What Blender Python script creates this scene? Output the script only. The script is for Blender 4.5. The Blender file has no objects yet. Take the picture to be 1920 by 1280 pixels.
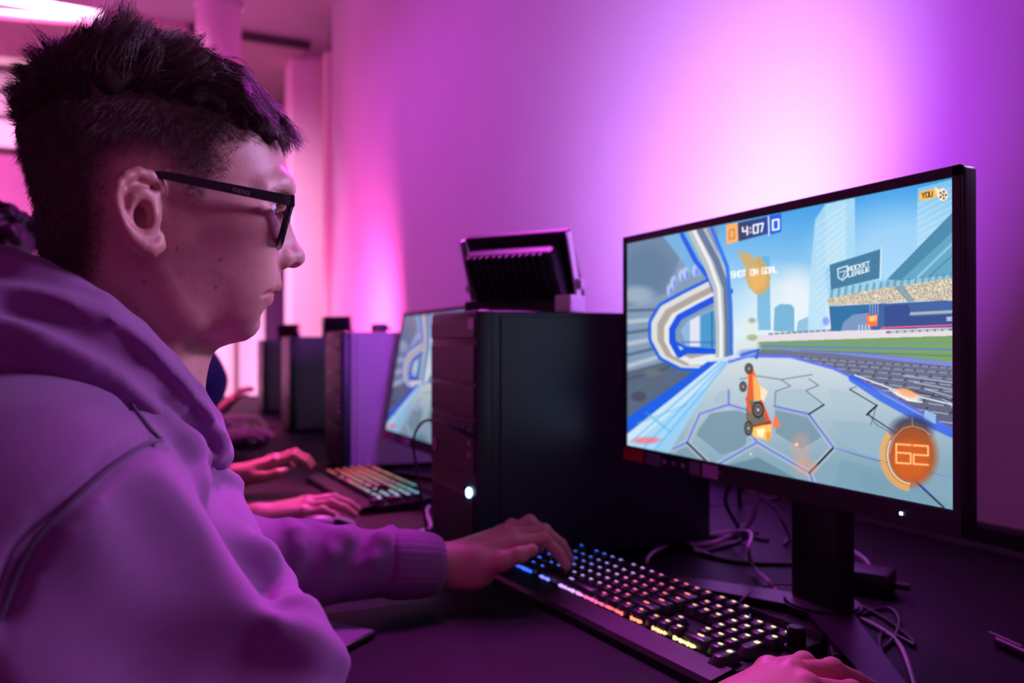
import bpy, bmesh, math, random
import numpy as np
from mathutils import Vector, Matrix, Euler
random.seed(7); rng = np.random.default_rng(11)

# ------------------------------------------------------------------ camera, world, lights
SC = bpy.context.scene
COL = SC.collection
FPX = 1534.0                      # focal length in pixels of the 1920 wide frame
CA, SA = 0.4247, 0.9053           # heading of the camera: right = (CA, SA), forward = (-SA, CA)
EYE = 1.07
cam_d = bpy.data.cameras.new('camera')
cam = bpy.data.objects.new('camera', cam_d); COL.objects.link(cam)
cam_d.sensor_width = 36.0
cam_d.lens = 36.0 * FPX / 1920.0
fw = Vector((-SA, CA, math.tan(math.radians(0.30)))).normalized()
cam.location = (0, 0, EYE)
cam.rotation_euler = fw.to_track_quat('-Z', 'Y').to_euler()
cam_d.clip_start = 0.02
cam_d.dof.use_dof = True
cam_d.dof.focus_distance = 0.66
cam_d.dof.aperture_fstop = 5.0
SC.camera = cam
vs = SC.view_settings
vs.view_transform = 'Standard'; vs.look = 'None'; vs.exposure = 0.0; vs.gamma = 1.0; vs.use_curve_mapping = False
SC.display_settings.display_device = 'sRGB'
SC.cycles.use_denoising = True
SC.cycles.max_bounces = 6
SC.cycles.sample_clamp_indirect = 6.0

wd = bpy.data.worlds.new('room_ambience'); SC.world = wd; wd.use_nodes = True
wd.node_tree.nodes['Background'].inputs[0].default_value = (0.60, 0.09, 0.42, 1)
wd.node_tree.nodes['Background'].inputs[1].default_value = 0.018

def lamp(name, kind, loc, to, energy, color, **kw):
    d = bpy.data.lights.new(name, kind); o = bpy.data.objects.new(name, d); COL.objects.link(o)
    o.location = loc
    o.rotation_euler = (Vector(to) - Vector(loc)).to_track_quat('-Z', 'Y').to_euler()
    d.energy = energy; d.color = color
    for k, v in kw.items(): setattr(d, k, v)
    return o

HOT = (-1.63, 1.32, 1.55)                       # where the near floodlight hits the wall
FLOOD = Vector((-1.225, 0.595, 1.199))           # middle of its housing
fdir = Vector((-0.50, 0.72, 0.48)).normalized()
lamp('violet_flood_light', 'AREA', FLOOD + fdir * 0.030, FLOOD + Vector((-0.68, 0.62, 0.42)), 17.0, (0.46, 0.05, 0.92), shape='RECTANGLE', size=0.17, size_y=0.085, spread=math.radians(162))
lamp('violet_flood_core', 'SPOT', FLOOD + fdir * 0.035, HOT, 30.0, (0.84, 0.70, 1.0), spot_size=math.radians(96), spot_blend=1.0, shadow_soft_size=0.03)
lamp('pink_flood_light', 'AREA', (-4.40, 0.78, 1.22), (-5.3, 1.32, 1.10), 24.0, (1.0, 0.09, 0.42), shape='RECTANGLE', size=0.2, size_y=0.1)
lamp('pink_ceiling_light', 'AREA', (-5.6, -2.2, 3.1), (-7.6, -1.0, 1.0), 85.0, (1.0, 0.10, 0.50), shape='RECTANGLE', size=2.4, size_y=0.5, spread=math.radians(130))
lamp('back_room_light', 'AREA', (-5.3, -0.9, 3.2), (-7.4, 0.3, 1.0), 70.0, (1.0, 0.46, 0.80), shape='RECTANGLE', size=1.2, size_y=0.4, spread=math.radians(85))
lamp('violet_wall_fill', 'AREA', (-3.9, 0.2, 3.0), (-3.9, 1.32, 1.5), 5.5, (0.62, 0.05, 0.92), shape='RECTANGLE', size=2.2, size_y=0.2, spread=math.radians(110))  # added light without a fixture, brings more violet onto the far wall
lamp('magenta_ceiling_fill', 'AREA', (-5.4, -2.0, 2.5), (-5.4, -1.4, 3.5), 30.0, (0.90, 0.08, 0.75), shape='RECTANGLE', size=2.0, size_y=0.6)  # added upward light without a fixture, brightens the ceiling
lamp('violet_ceiling_light', 'AREA', (-1.75, 0.85, 2.3), (-0.60, 0.0, 0.95), 9.5, (0.86, 0.07, 0.90), shape='RECTANGLE', size=0.5, size_y=0.2, spread=math.radians(80))
lamp('pink_fill_second_seat', 'AREA', (-2.75, 0.95, 2.3), (-1.80, 0.28, 0.80), 2.2, (1.0, 0.07, 0.45), shape='RECTANGLE', size=0.3, size_y=0.15, spread=math.radians(24))  # added fill on the second player's hands, no such lamp there
lamp('lavender_face_fill', 'AREA', (-0.48, 1.27, 1.72), (-0.66, 0.10, 1.13), 1.15, (0.68, 0.42, 0.95), shape='RECTANGLE', size=0.35, size_y=0.12, spread=math.radians(45))  # added out-of-frame fill for the boy's face, stands in for screen glow
lamp('pink_fill_fourth_seat', 'AREA', (-4.6, 0.6, 2.4), (-3.7, 0.10, 0.85), 5.0, (1.0, 0.07, 0.45), shape='RECTANGLE', size=0.3, size_y=0.15, spread=math.radians(36))  # added fill that turns the fourth player's dark hand pink

# ------------------------------------------------------------------ helpers
def U(u, v, X):
    """surveyed point: sight line (u, v) of the photograph met at the plane X"""
    k = (u - 960.0) / FPX
    Y = (k * (-SA * X) - CA * X) / (SA - k * CA); d = -SA * X + CA * Y
    return np.array((X, Y, EYE - (v - 648.0) / FPX * d))
def UW(u, v, Y):
    k = (u - 960.0) / FPX
    X = (k * CA * Y - SA * Y) / (CA + k * SA); d = -SA * X + CA * Y
    return np.array((X, Y, EYE - (v - 648.0) / FPX * d))
def UD(u, v, z):
    d = FPX * (EYE - z) / (v - 648.0); r = (u - 960.0) / FPX * d
    return np.array((CA * r - SA * d, SA * r + CA * d, z))

def mat(name, color, rough=0.5, metal=0.0, spec=0.5, noise=0.0, nscale=40.0, bump=0.0, bscale=200.0, emit=None, estr=1.0, sheen=0.0, sss=0.0, trans=0.0, alpha=1.0):
    m = bpy.data.materials.new(name); m.use_nodes = True
    nt = m.node_tree; b = nt.nodes['Principled BSDF']
    b.inputs['Base Color'].default_value = (*color, 1)
    b.inputs['Roughness'].default_value = rough
    b.inputs['Metallic'].default_value = metal
    b.inputs['Specular IOR Level'].default_value = spec
    if sheen: b.inputs['Sheen Weight'].default_value = sheen
    if trans: b.inputs['Transmission Weight'].default_value = trans
    if alpha < 1: b.inputs['Alpha'].default_value = alpha
    if sss:
        b.inputs['Subsurface Weight'].default_value = sss
        b.inputs['Subsurface Radius'].default_value = (0.9, 0.35, 0.2)
        b.inputs['Subsurface Scale'].default_value = 0.006
    tc = None
    if noise or bump:
        tc = nt.nodes.new('ShaderNodeTexCoord')
    if noise:
        n = nt.nodes.new('ShaderNodeTexNoise'); n.inputs['Scale'].default_value = nscale; n.inputs['Detail'].default_value = 5
        nt.links.new(tc.outputs['Object'], n.inputs['Vector'])
        r = nt.nodes.new('ShaderNodeValToRGB')
        r.color_ramp.elements[0].position = 0.3; r.color_ramp.elements[1].position = 0.7
        r.color_ramp.elements[0].color = (*[c * (1 - noise) for c in color], 1)
        r.color_ramp.elements[1].color = (*[min(1, c * (1 + noise)) for c in color], 1)
        nt.links.new(n.outputs['Fac'], r.inputs['Fac']); nt.links.new(r.outputs['Color'], b.inputs['Base Color'])
    if bump:
        n2 = nt.nodes.new('ShaderNodeTexNoise'); n2.inputs['Scale'].default_value = bscale; n2.inputs['Detail'].default_value = 3
        nt.links.new(tc.outputs['Object'], n2.inputs['Vector'])
        bp = nt.nodes.new('ShaderNodeBump'); bp.inputs['Strength'].default_value = bump; bp.inputs['Distance'].default_value = 0.002
        nt.links.new(n2.outputs['Fac'], bp.inputs['Height']); nt.links.new(bp.outputs['Normal'], b.inputs['Normal'])
    if emit:
        b.inputs['Emission Color'].default_value = (*emit, 1); b.inputs['Emission Strength'].default_value = estr
    return m

def link(name, me, m=None, parent=None, smooth=False, loc=None, rot=None):
    o = bpy.data.objects.new(name, me); COL.objects.link(o)
    if m is not None:
        for x in (m if isinstance(m, (list, tuple)) else [m]): me.materials.append(x)
    if smooth: me.polygons.foreach_set('use_smooth', np.ones(len(me.polygons), bool))
    if parent is not None: o.parent = parent
    if loc is not None: o.location = loc
    if rot is not None: o.rotation_euler = rot
    return o
def tag(o, label=None, cat=None, group=None, kind=None):
    if label: o['label'] = label
    if cat: o['category'] = cat
    if group: o['group'] = group
    if kind: o['kind'] = kind
    return o
def thing(name, label, cat, loc=(0, 0, 0), rot=(0, 0, 0), group=None):
    o = bpy.data.objects.new(name, None); COL.objects.link(o); o.location = loc; o.rotation_euler = rot
    o.empty_display_size = 0.05
    return tag(o, label, cat, group)
def copy_tree(o, parent=None):
    c = o.copy(); COL.objects.link(c)
    if parent is not None: c.parent = parent
    for ch in list(o.children): copy_tree(ch, c)
    return c

class MB:
    """collects boxes, rods, lathes and tubes into one mesh"""
    def __init__(s): s.bm = bmesh.new()
    def _merge(s, b2, M):
        bmesh.ops.transform(b2, matrix=M, verts=b2.verts)
        me = bpy.data.meshes.new('tmp'); b2.to_mesh(me); b2.free(); s.bm.from_mesh(me); bpy.data.meshes.remove(me)
    def box(s, c, size, rot=(0, 0, 0), bev=0.0, seg=2, taper=None):
        b = bmesh.new(); bmesh.ops.create_cube(b, size=1.0)
        for v in b.verts:
            v.co = Vector((v.co.x * size[0], v.co.y * size[1], v.co.z * size[2]))
            if taper and v.co.z > 0: v.co.x *= taper[0]; v.co.y *= taper[1]
        if bev: bmesh.ops.bevel(b, geom=list(b.edges), offset=bev, segments=seg, profile=0.5, affect='EDGES')
        s._merge(b, Matrix.Translation(c) @ Euler(rot).to_matrix().to_4x4()); return s
    def cyl(s, p, q, r1, r2=None, n=20, bev=0.0):
        p, q = Vector(p), Vector(q); r2 = r1 if r2 is None else r2
        b = bmesh.new(); bmesh.ops.create_cone(b, cap_ends=True, segments=n, radius1=r1, radius2=r2, depth=(q - p).length)
        if bev:
            ed = [e for e in b.edges if any(len(f.verts) > 4 for f in e.link_faces)]
            bmesh.ops.bevel(b, geom=ed, offset=bev, segments=2, affect='EDGES')
        s._merge(b, Matrix.Translation((p + q) / 2) @ (q - p).to_track_quat('Z', 'Y').to_matrix().to_4x4()); return s
    def prism(s, pts, vec):
        """closed outline of 3-D points swept along vec"""
        b = bmesh.new(); v = [b.verts.new(p) for p in pts]; f = b.faces.new(v)
        r = bmesh.ops.extrude_face_region(b, geom=[f])
        bmesh.ops.translate(b, vec=vec, verts=[x for x in r['geom'] if isinstance(x, bmesh.types.BMVert)])
        bmesh.ops.recalc_face_normals(b, faces=b.faces)
        s._merge(b, Matrix.Identity(4)); return s
    def tube(s, pts, r, n=8, closed=False):
        pts = [Vector(p) for p in pts]; N = len(pts); rs = r if isinstance(r, (list, tuple)) else [r] * N
        b = bmesh.new(); rings = []
        T = [(pts[(i + 1) % N if closed else min(i + 1, N - 1)] - pts[(i - 1) % N if closed else max(i - 1, 0)]).normalized() for i in range(N)]
        nrm = T[0].orthogonal().normalized()
        for i in range(N):
            nrm = (nrm - T[i] * nrm.dot(T[i])).normalized(); bi = T[i].cross(nrm)
            rings.append([b.verts.new(pts[i] + (nrm * math.cos(2 * math.pi * k / n) + bi * math.sin(2 * math.pi * k / n)) * rs[i]) for k in range(n)])
        for i in range(N if closed else N - 1):
            A, B = rings[i], rings[(i + 1) % N]
            for k in range(n): b.faces.new((A[k], A[(k + 1) % n], B[(k + 1) % n], B[k]))
        if not closed:
            b.faces.new(rings[0][::-1]); b.faces.new(rings[-1])
        s._merge(b, Matrix.Identity(4)); return s
    def me(s, name='m'):
        me = bpy.data.meshes.new(name); s.bm.to_mesh(me); s.bm.free(); return me
    def obj(s, name, m, parent=None, smooth=False, loc=None, rot=None):
        o = link(name, s.me(name), m, parent, smooth, loc, rot)
        if smooth:
            o.data.set_sharp_from_angle(angle=math.radians(40))
        return o

def spline(pts, n=10):
    """Catmull-Rom through the points"""
    P = np.array([tuple(p) for p in pts], float); P = np.vstack([2 * P[0] - P[1], P, 2 * P[-1] - P[-2]]); out = []
    for i in range(1, len(P) - 2):
        for t in np.linspace(0, 1, n, endpoint=False):
            out.append(0.5 * (2 * P[i] + (P[i + 1] - P[i - 1]) * t + (2 * P[i - 1] - 5 * P[i] + 4 * P[i + 1] - P[i + 2]) * t * t + (3 * P[i] - P[i - 1] - 3 * P[i + 1] + P[i + 2]) * t ** 3))
    out.append(P[-2]); return [tuple(p) for p in out]

FONT_SCALE = {}
def text_mesh(txt, size, name='lettering'):
    cu = bpy.data.curves.new('lettering', 'FONT'); cu.body = txt; cu.size = size; cu.align_x = 'CENTER'; cu.align_y = 'CENTER'; cu.extrude = 0.00015
    o = bpy.data.objects.new('tmp', cu); COL.objects.link(o)
    dg = bpy.context.evaluated_depsgraph_get(); me = bpy.data.meshes.new_from_object(o.evaluated_get(dg)); me.name = name
    bpy.data.objects.remove(o); bpy.data.curves.remove(cu); return me
# ------------------------------------------------------------------ the room
M_WALL = mat('wall_paint', (0.86, 0.85, 0.87), 0.7, noise=0.02, nscale=3, bump=0.15, bscale=180)
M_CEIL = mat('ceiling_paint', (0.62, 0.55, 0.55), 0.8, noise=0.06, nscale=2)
M_FLOOR = mat('dark_carpet', (0.05, 0.045, 0.055), 0.95, noise=0.3, nscale=60, bump=0.5)
M_WHITE = mat('white_lacquer', (0.85, 0.82, 0.80), 0.45, noise=0.02, nscale=5)
M_CREAM = mat('cream_frame', (0.88, 0.86, 0.72), 0.4)
M_DARKGLASS = mat('dark_glass', (0.10, 0.04, 0.12), 0.12, spec=0.6)
M_STEEL = mat('galvanised_steel', (0.72, 0.70, 0.74), 0.32, metal=0.9, noise=0.08, nscale=12)

def struct(name, mb, m, **k):
    return tag(mb.obj(name, m, **k), kind='structure')
struct('floor', MB().box((-3.6, -1.6, -0.05), (10.2, 6.4, 0.1)), M_FLOOR)
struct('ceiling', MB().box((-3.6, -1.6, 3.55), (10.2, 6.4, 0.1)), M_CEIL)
struct('wall_right', MB().box((-2.15, 1.39, 1.75), (7.4, 0.14, 3.5)), M_WALL)
struct('wall_left', MB().box((-3.6, -4.75, 1.75), (10.2, 0.1, 3.5)), M_WALL)
# far end of the room: a wall with a dark window, a white pillar and a cream jamb beside the lit wall
XB = -8.4
struct('wall_back', MB().box((XB - 0.05, -1.6, 1.75), (0.1, 6.4, 3.5)), M_WALL)
struct('wall_front', MB().box((1.45, -1.6, 1.75), (0.1, 6.4, 3.5)), M_WALL)
a, b_ = U(491, 95, XB + 0.03), U(542, 95, XB + 0.03)
w1 = struct('window_1', MB().box((XB + 0.02, (a[1] + b_[1]) / 2, 1.55), (0.04, b_[1] - a[1], 3.1 - 0.55)), M_DARKGLASS)
mb = MB()
for y in (a[1], b_[1]): mb.box((XB + 0.04, y, 1.55), (0.06, 0.05, 2.6), bev=0.006)
for z in (0.28, 2.82): mb.box((XB + 0.04, (a[1] + b_[1]) / 2, z), (0.06, b_[1] - a[1], 0.05), bev=0.006)
mb.obj('window_frame', M_WALL, w1)
a, b_ = U(545, 82, -6.9), U(607, 82, -6.9)
struct('pillar', MB().box((-7.05, (a[1] + b_[1]) / 2, a[2] / 2), (0.3, b_[1] - a[1], a[2]), bev=0.01), M_WHITE)
a = U(606, 100, -6.0); b_ = U(622, 100, -6.0)
struct('trim_1', MB().box((-5.98, (a[1] + b_[1]) / 2 + 0.03, a[2] / 2), (0.08, b_[1] - a[1] + 0.06, a[2]), bev=0.008), M_CREAM)
# soffit over the window and the pillar
a = U(440, 82, -6.7); zs = a[2] + 0.02
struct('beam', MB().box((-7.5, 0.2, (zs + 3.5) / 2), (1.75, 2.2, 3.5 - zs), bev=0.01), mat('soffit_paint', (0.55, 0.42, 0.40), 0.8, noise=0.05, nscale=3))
struct('soffit_shadow', MB().box((-6.6, 0.86, zs + 0.012), (0.05, 0.9, 0.045)), mat('shadow_strip', (0.05, 0.05, 0.05), 0.6))  # dark bar standing in for the shadow line under the soffit
# second cream jamb and pale panel, seen low under the chin
a, b_ = U(424, 700, XB + 0.06), U(438, 700, XB + 0.06)
struct('trim_3', MB().box((XB + 0.06, (a[1] + b_[1]) / 2, 1.0), (0.08, b_[1] - a[1], 2.0), bev=0.008), M_CREAM)
# ledges and ducts on the far left
def hbar(name, v0, v1, m, X=-7.0, u0=-160, u1=190, depth=0.25):
    p, q, r_ = U(u0, v0, X), U(u1, v0, X), U(u0, v1, X)
    return struct(name, MB().box((X - depth / 2, (p[1] + q[1]) / 2, (p[2] + r_[2]) / 2), (depth, q[1] - p[1], p[2] - r_[2]), bev=0.01), m)
hbar('trim_4', 82, 101, mat('olive_rail', (0.16, 0.19, 0.12), 0.5), X=-6.6)
hbar('trim_5', 104, 148, mat('grey_duct', (0.10, 0.10, 0.085), 0.6), X=-6.7)
hbar('trim_6', 152, 200, mat('grey_ledge', (0.13, 0.11, 0.12), 0.6), X=-6.75)
hbar('trim_7', 206, 262, mat('mauve_ledge', (0.17, 0.12, 0.14), 0.6), X=-6.6)

# round ventilation duct that drops from the ceiling
pc = U(409, 60, -5.6)
du = thing('ventilation_duct', 'round pink-lit steel duct hanging from the ceiling above the boy\'s hair', 'duct', (pc[0], pc[1], 2.3))
rr = 0.142
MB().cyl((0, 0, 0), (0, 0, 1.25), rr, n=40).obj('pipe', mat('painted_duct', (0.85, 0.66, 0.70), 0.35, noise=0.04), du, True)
zr = U(409, 6, -5.6)[2] - 2.3
MB().cyl((0, 0, zr - 0.03), (0, 0, zr + 0.03), rr + 0.012, n=40, bev=0.006).obj('clamp_ring', M_STEEL, du, True)
# pink tube lamp under the ceiling
pl_, pr_ = U(-70, 20, -5.2), U(178, 40, -5.2)
tl = thing('tube_lamp', 'pink glowing tube lamp under the ceiling above the boy\'s hair tuft', 'lamp', tuple((pl_ + pr_) / 2))
c0 = (pl_ + pr_) / 2
MB().cyl(pl_ - c0, pr_ - c0, 0.025, n=16).obj('tube', mat('pink_tube', (1, 0.5, 0.7), 0.3, emit=(1.0, 0.16, 0.42), estr=1.5), tl, True)
MB().box((0, 0, 0.06), (0.07, (pr_ - pl_)[1] + 0.08, 0.05), bev=0.006).obj('batten', M_WHITE, tl)
for s_, q in ((-1, pl_), (1, pr_)):
    MB().cyl(q - c0 + np.array((0, 0.02 * s_, 0)), q - c0 - np.array((0, 0.02 * s_, 0)), 0.03, n=16).obj('end_cap', M_WHITE, tl, True)
# bright paper sheet / panel lamp glowing low at the far end
a, b_ = U(380, 722, -5.4), U(412, 750, -5.4)
pb = thing('panel_lamp', 'small bright white panel lamp glowing beyond the boy\'s hood', 'lamp', tuple((a + b_) / 2))
MB().box((0, 0, 0), (0.03, b_[1] - a[1], a[2] - b_[2]), bev=0.01).obj('diffuser', mat('white_panel', (0.9, 0.9, 0.8), 0.5, emit=(1, 0.95, 0.8), estr=2.2), pb)
MB().box((-0.02, 0, 0), (0.03, b_[1] - a[1] + 0.02, a[2] - b_[2] + 0.02), bev=0.01).obj('housing', M_WHITE, pb)
zb = (a + b_)[2] / 2
MB().cyl((-0.02, 0, 0.74 - zb), (-0.02, 0, -0.03), 0.012).cyl((-0.02, 0, 0.74 - zb), (-0.02, 0, 0.755 - zb), 0.07, n=24).obj('stand', M_STEEL, pb, True)

# ------------------------------------------------------------------ desks
M_DESK = mat('black_laminate', (0.010, 0.008, 0.012), 0.50, spec=0.12, noise=0.25, nscale=30, bump=0.08, bscale=500)
M_BLACK = mat('black_plastic', (0.012, 0.012, 0.015), 0.42, noise=0.15, nscale=80, bump=0.05, bscale=900)
M_BLACKMETAL = mat('black_steel', (0.02, 0.02, 0.024), 0.38, metal=0.4, noise=0.1, nscale=50)
M_TRAY = mat('black_tray', (0.01, 0.01, 0.012), 0.6)
DL = ['black-topped desk in front that carries the big monitor, keyboard and near tower',
      'black-topped desk of the second player with the green-lit keyboard',
      'black-topped desk of the third place down the row with the violet-lit keyboard',
      'black-topped desk at the far end of the row']
for i, (x0, x1) in enumerate(((-1.345, 0.10), (-2.40, -1.35), (-3.46, -2.405), (-5.65, -3.465))):
    w = x1 - x0; cx = (x0 + x1) / 2
    t = thing('desk', DL[i], 'desk', (cx, 0.695, 0), group=None)
    MB().box((0, 0, 0.725), (w, 1.12, 0.03), bev=0.003).obj('desk_top', M_DESK, t)
    MB().box((0, 0.575, 0.55), (w - 0.1, 0.02, 0.3)).obj('modesty_panel', M_BLACK, t)
    for sx in (-1, 1):
        MB().box((sx * (w / 2 - 0.06), 0, 0.035), (0.06, 0.9, 0.03), bev=0.004).box((sx * (w / 2 - 0.06), 0.1, 0.38), (0.05, 0.08, 0.66), bev=0.004).box((sx * (w / 2 - 0.06), 0, 0.69), (0.05, 0.8, 0.04)).box((sx * (w / 2 - 0.06), 0, 0.01), (0.05, 0.85, 0.02)).obj('leg', M_BLACKMETAL, t)
# ------------------------------------------------------------------ the game picture shown on the screens (flat print, drawn in code)
QUAD = np.array([[1175.5, 450], [1783, 319], [1785, 940], [1174.5, 826]], float)   # surveyed corners of the display
def homog():
    A = []
    for (x, y), (u, v) in zip(((0, 1), (1, 1), (1, 0), (0, 0)), QUAD):
        A.append([x, y, 1, 0, 0, 0, -u * x, -u * y, -u]); A.append([0, 0, 0, x, y, 1, -v * x, -v * y, -v])
    return np.linalg.svd(np.array(A))[2][-1].reshape(3, 3)
STROKE = {
 '0': [[(0, 0), (1, 0), (1, 1), (0, 1), (0, 0)]], '2': [[(0, 0), (1, 0), (1, .5), (0, .5), (0, 1), (1, 1)]], '4': [[(0, 0), (0, .5), (1, .5)], [(1, 0), (1, 1)]],
 '6': [[(1, 0), (0, 0), (0, 1), (1, 1), (1, .45), (0, .45)]], '7': [[(0, 0), (1, 0), (.6, 1)]], '3': [[(0, 0), (1, 0), (1, 1), (0, 1)], [(0, .5), (1, .5)]], ':': [[(.5, .25), (.5, .3)], [(.5, .75), (.5, .8)]],
 'S': [[(1, 0), (0, 0), (0, .5), (1, .5), (1, 1), (0, 1)]], 'H': [[(0, 0), (0, 1)], [(1, 0), (1, 1)], [(0, .5), (1, .5)]], 'O': [[(0, 0), (1, 0), (1, 1), (0, 1), (0, 0)]],
 'T': [[(0, 0), (1, 0)], [(.5, 0), (.5, 1)]], 'N': [[(0, 1), (0, 0), (1, 1), (1, 0)]], 'G': [[(1, 0), (0, 0), (0, 1), (1, 1), (1, .55), (.6, .55)]], 'A': [[(0, 1), (0, .3), (.3, 0), (.7, 0), (1, .3), (1, 1)], [(0, .6), (1, .6)]],
 'L': [[(0, 0), (0, 1), (1, 1)]], 'Y': [[(0, 0), (.5, .5), (1, 0)], [(.5, .5), (.5, 1)]], 'U': [[(0, 0), (0, 1), (1, 1), (1, 0)]], 'R': [[(0, 1), (0, 0), (1, 0), (1, .5), (0, .5)], [(.4, .5), (1, 1)]],
 'C': [[(1, 0), (0, 0), (0, 1), (1, 1)]], 'K': [[(0, 0), (0, 1)], [(1, 0), (0, .5), (1, 1)]], 'E': [[(1, 0), (0, 0), (0, 1), (1, 1)], [(0, .5), (.8, .5)]], ' ': []}
class Sheet:
    def __init__(s, w, h):
        s.w, s.h = w, h
        Hm = homog(); x, y = np.meshgrid((np.arange(w) + .5) / w, (np.arange(h) + .5) / h)
        d = Hm[2, 0] * x + Hm[2, 1] * y + Hm[2, 2]
        s.u = ((Hm[0, 0] * x + Hm[0, 1] * y + Hm[0, 2]) / d).astype(np.float32); s.v = ((Hm[1, 0] * x + Hm[1, 1] * y + Hm[1, 2]) / d).astype(np.float32)
        s.img = np.zeros((h, w, 3), np.float32)
    def put(s, m, c, a=1.0):
        m = (m * a)[..., None]; s.img[:] = s.img * (1 - m) + np.array(c, np.float32) / 255.0 * m
    def inside(s, pts):
        ins = np.zeros(s.u.shape, bool); n = len(pts)
        for i in range(n):
            (x0, y0), (x1, y1) = pts[i], pts[(i + 1) % n]
            if y0 == y1: continue
            c = ((y0 > s.v) != (y1 > s.v)) & (s.u < (x1 - x0) * (s.v - y0) / (y1 - y0) + x0); ins ^= c
        return ins.astype(np.float32)
    def poly(s, pts, c, a=1.0): s.put(s.inside(pts), c, a)
    def grad(s, pts, c0, c1, v0, v1, a=1.0, axis='v'):
        t = np.clip(((s.v if axis == 'v' else s.u) - v0) / (v1 - v0), 0, 1)[..., None]
        col = np.array(c0, np.float32) / 255 * (1 - t) + np.array(c1, np.float32) / 255 * t
        m = (s.inside(pts) * a)[..., None] if pts is not None else a
        s.img[:] = s.img * (1 - m) + col * m
    def line(s, pts, w, c, a=1.0, soft=1.0):
        D = np.full(s.u.shape, 1e6, np.float32)
        for (x0, y0), (x1, y1) in zip(pts[:-1], pts[1:]):
            dx, dy = x1 - x0, y1 - y0; L = max(dx * dx + dy * dy, 1e-6)
            t = np.clip(((s.u - x0) * dx + (s.v - y0) * dy) / L, 0, 1)
            D = np.minimum(D, np.hypot(s.u - x0 - t * dx, s.v - y0 - t * dy))
        s.put(np.clip((w / 2 - D) / soft + .5, 0, 1), c, a)
    def ell(s, c, rx, ry, col, a=1.0, soft=1.0, ang=0.0):
        x, y = s.u - c[0], s.v - c[1]; ca, sa = math.cos(ang), math.sin(ang)
        d = np.hypot((x * ca + y * sa) / rx, (-x * sa + y * ca) / ry)
        s.put(np.clip((1 - d) * min(rx, ry) / soft + .5, 0, 1), col, a)
    def text(s, txt, o, ex, ey, w, c, gap=0.35, a=1.0, soft=1.0):
        n = len(txt)
        for i, ch in enumerate(txt):
            x = i * (1 + gap)
            for st in STROKE[ch]:
                s.line([(o[0] + ex[0] * (x + p[0]) + ey[0] * p[1], o[1] + ex[1] * (x + p[0]) + ey[1] * p[1]) for p in st], w, c, a, soft)
    def noise(s, pts, amt, sx, sy):
        m = s.inside(pts); n = rng.random((s.h // sy + 1, s.w // sx + 1)).astype(np.float32)
        n = np.kron(n, np.ones((sy, sx), np.float32))[:s.h, :s.w] - .5
        s.img[:] = np.clip(s.img + (m * n * amt)[..., None], 0, 1)

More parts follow.
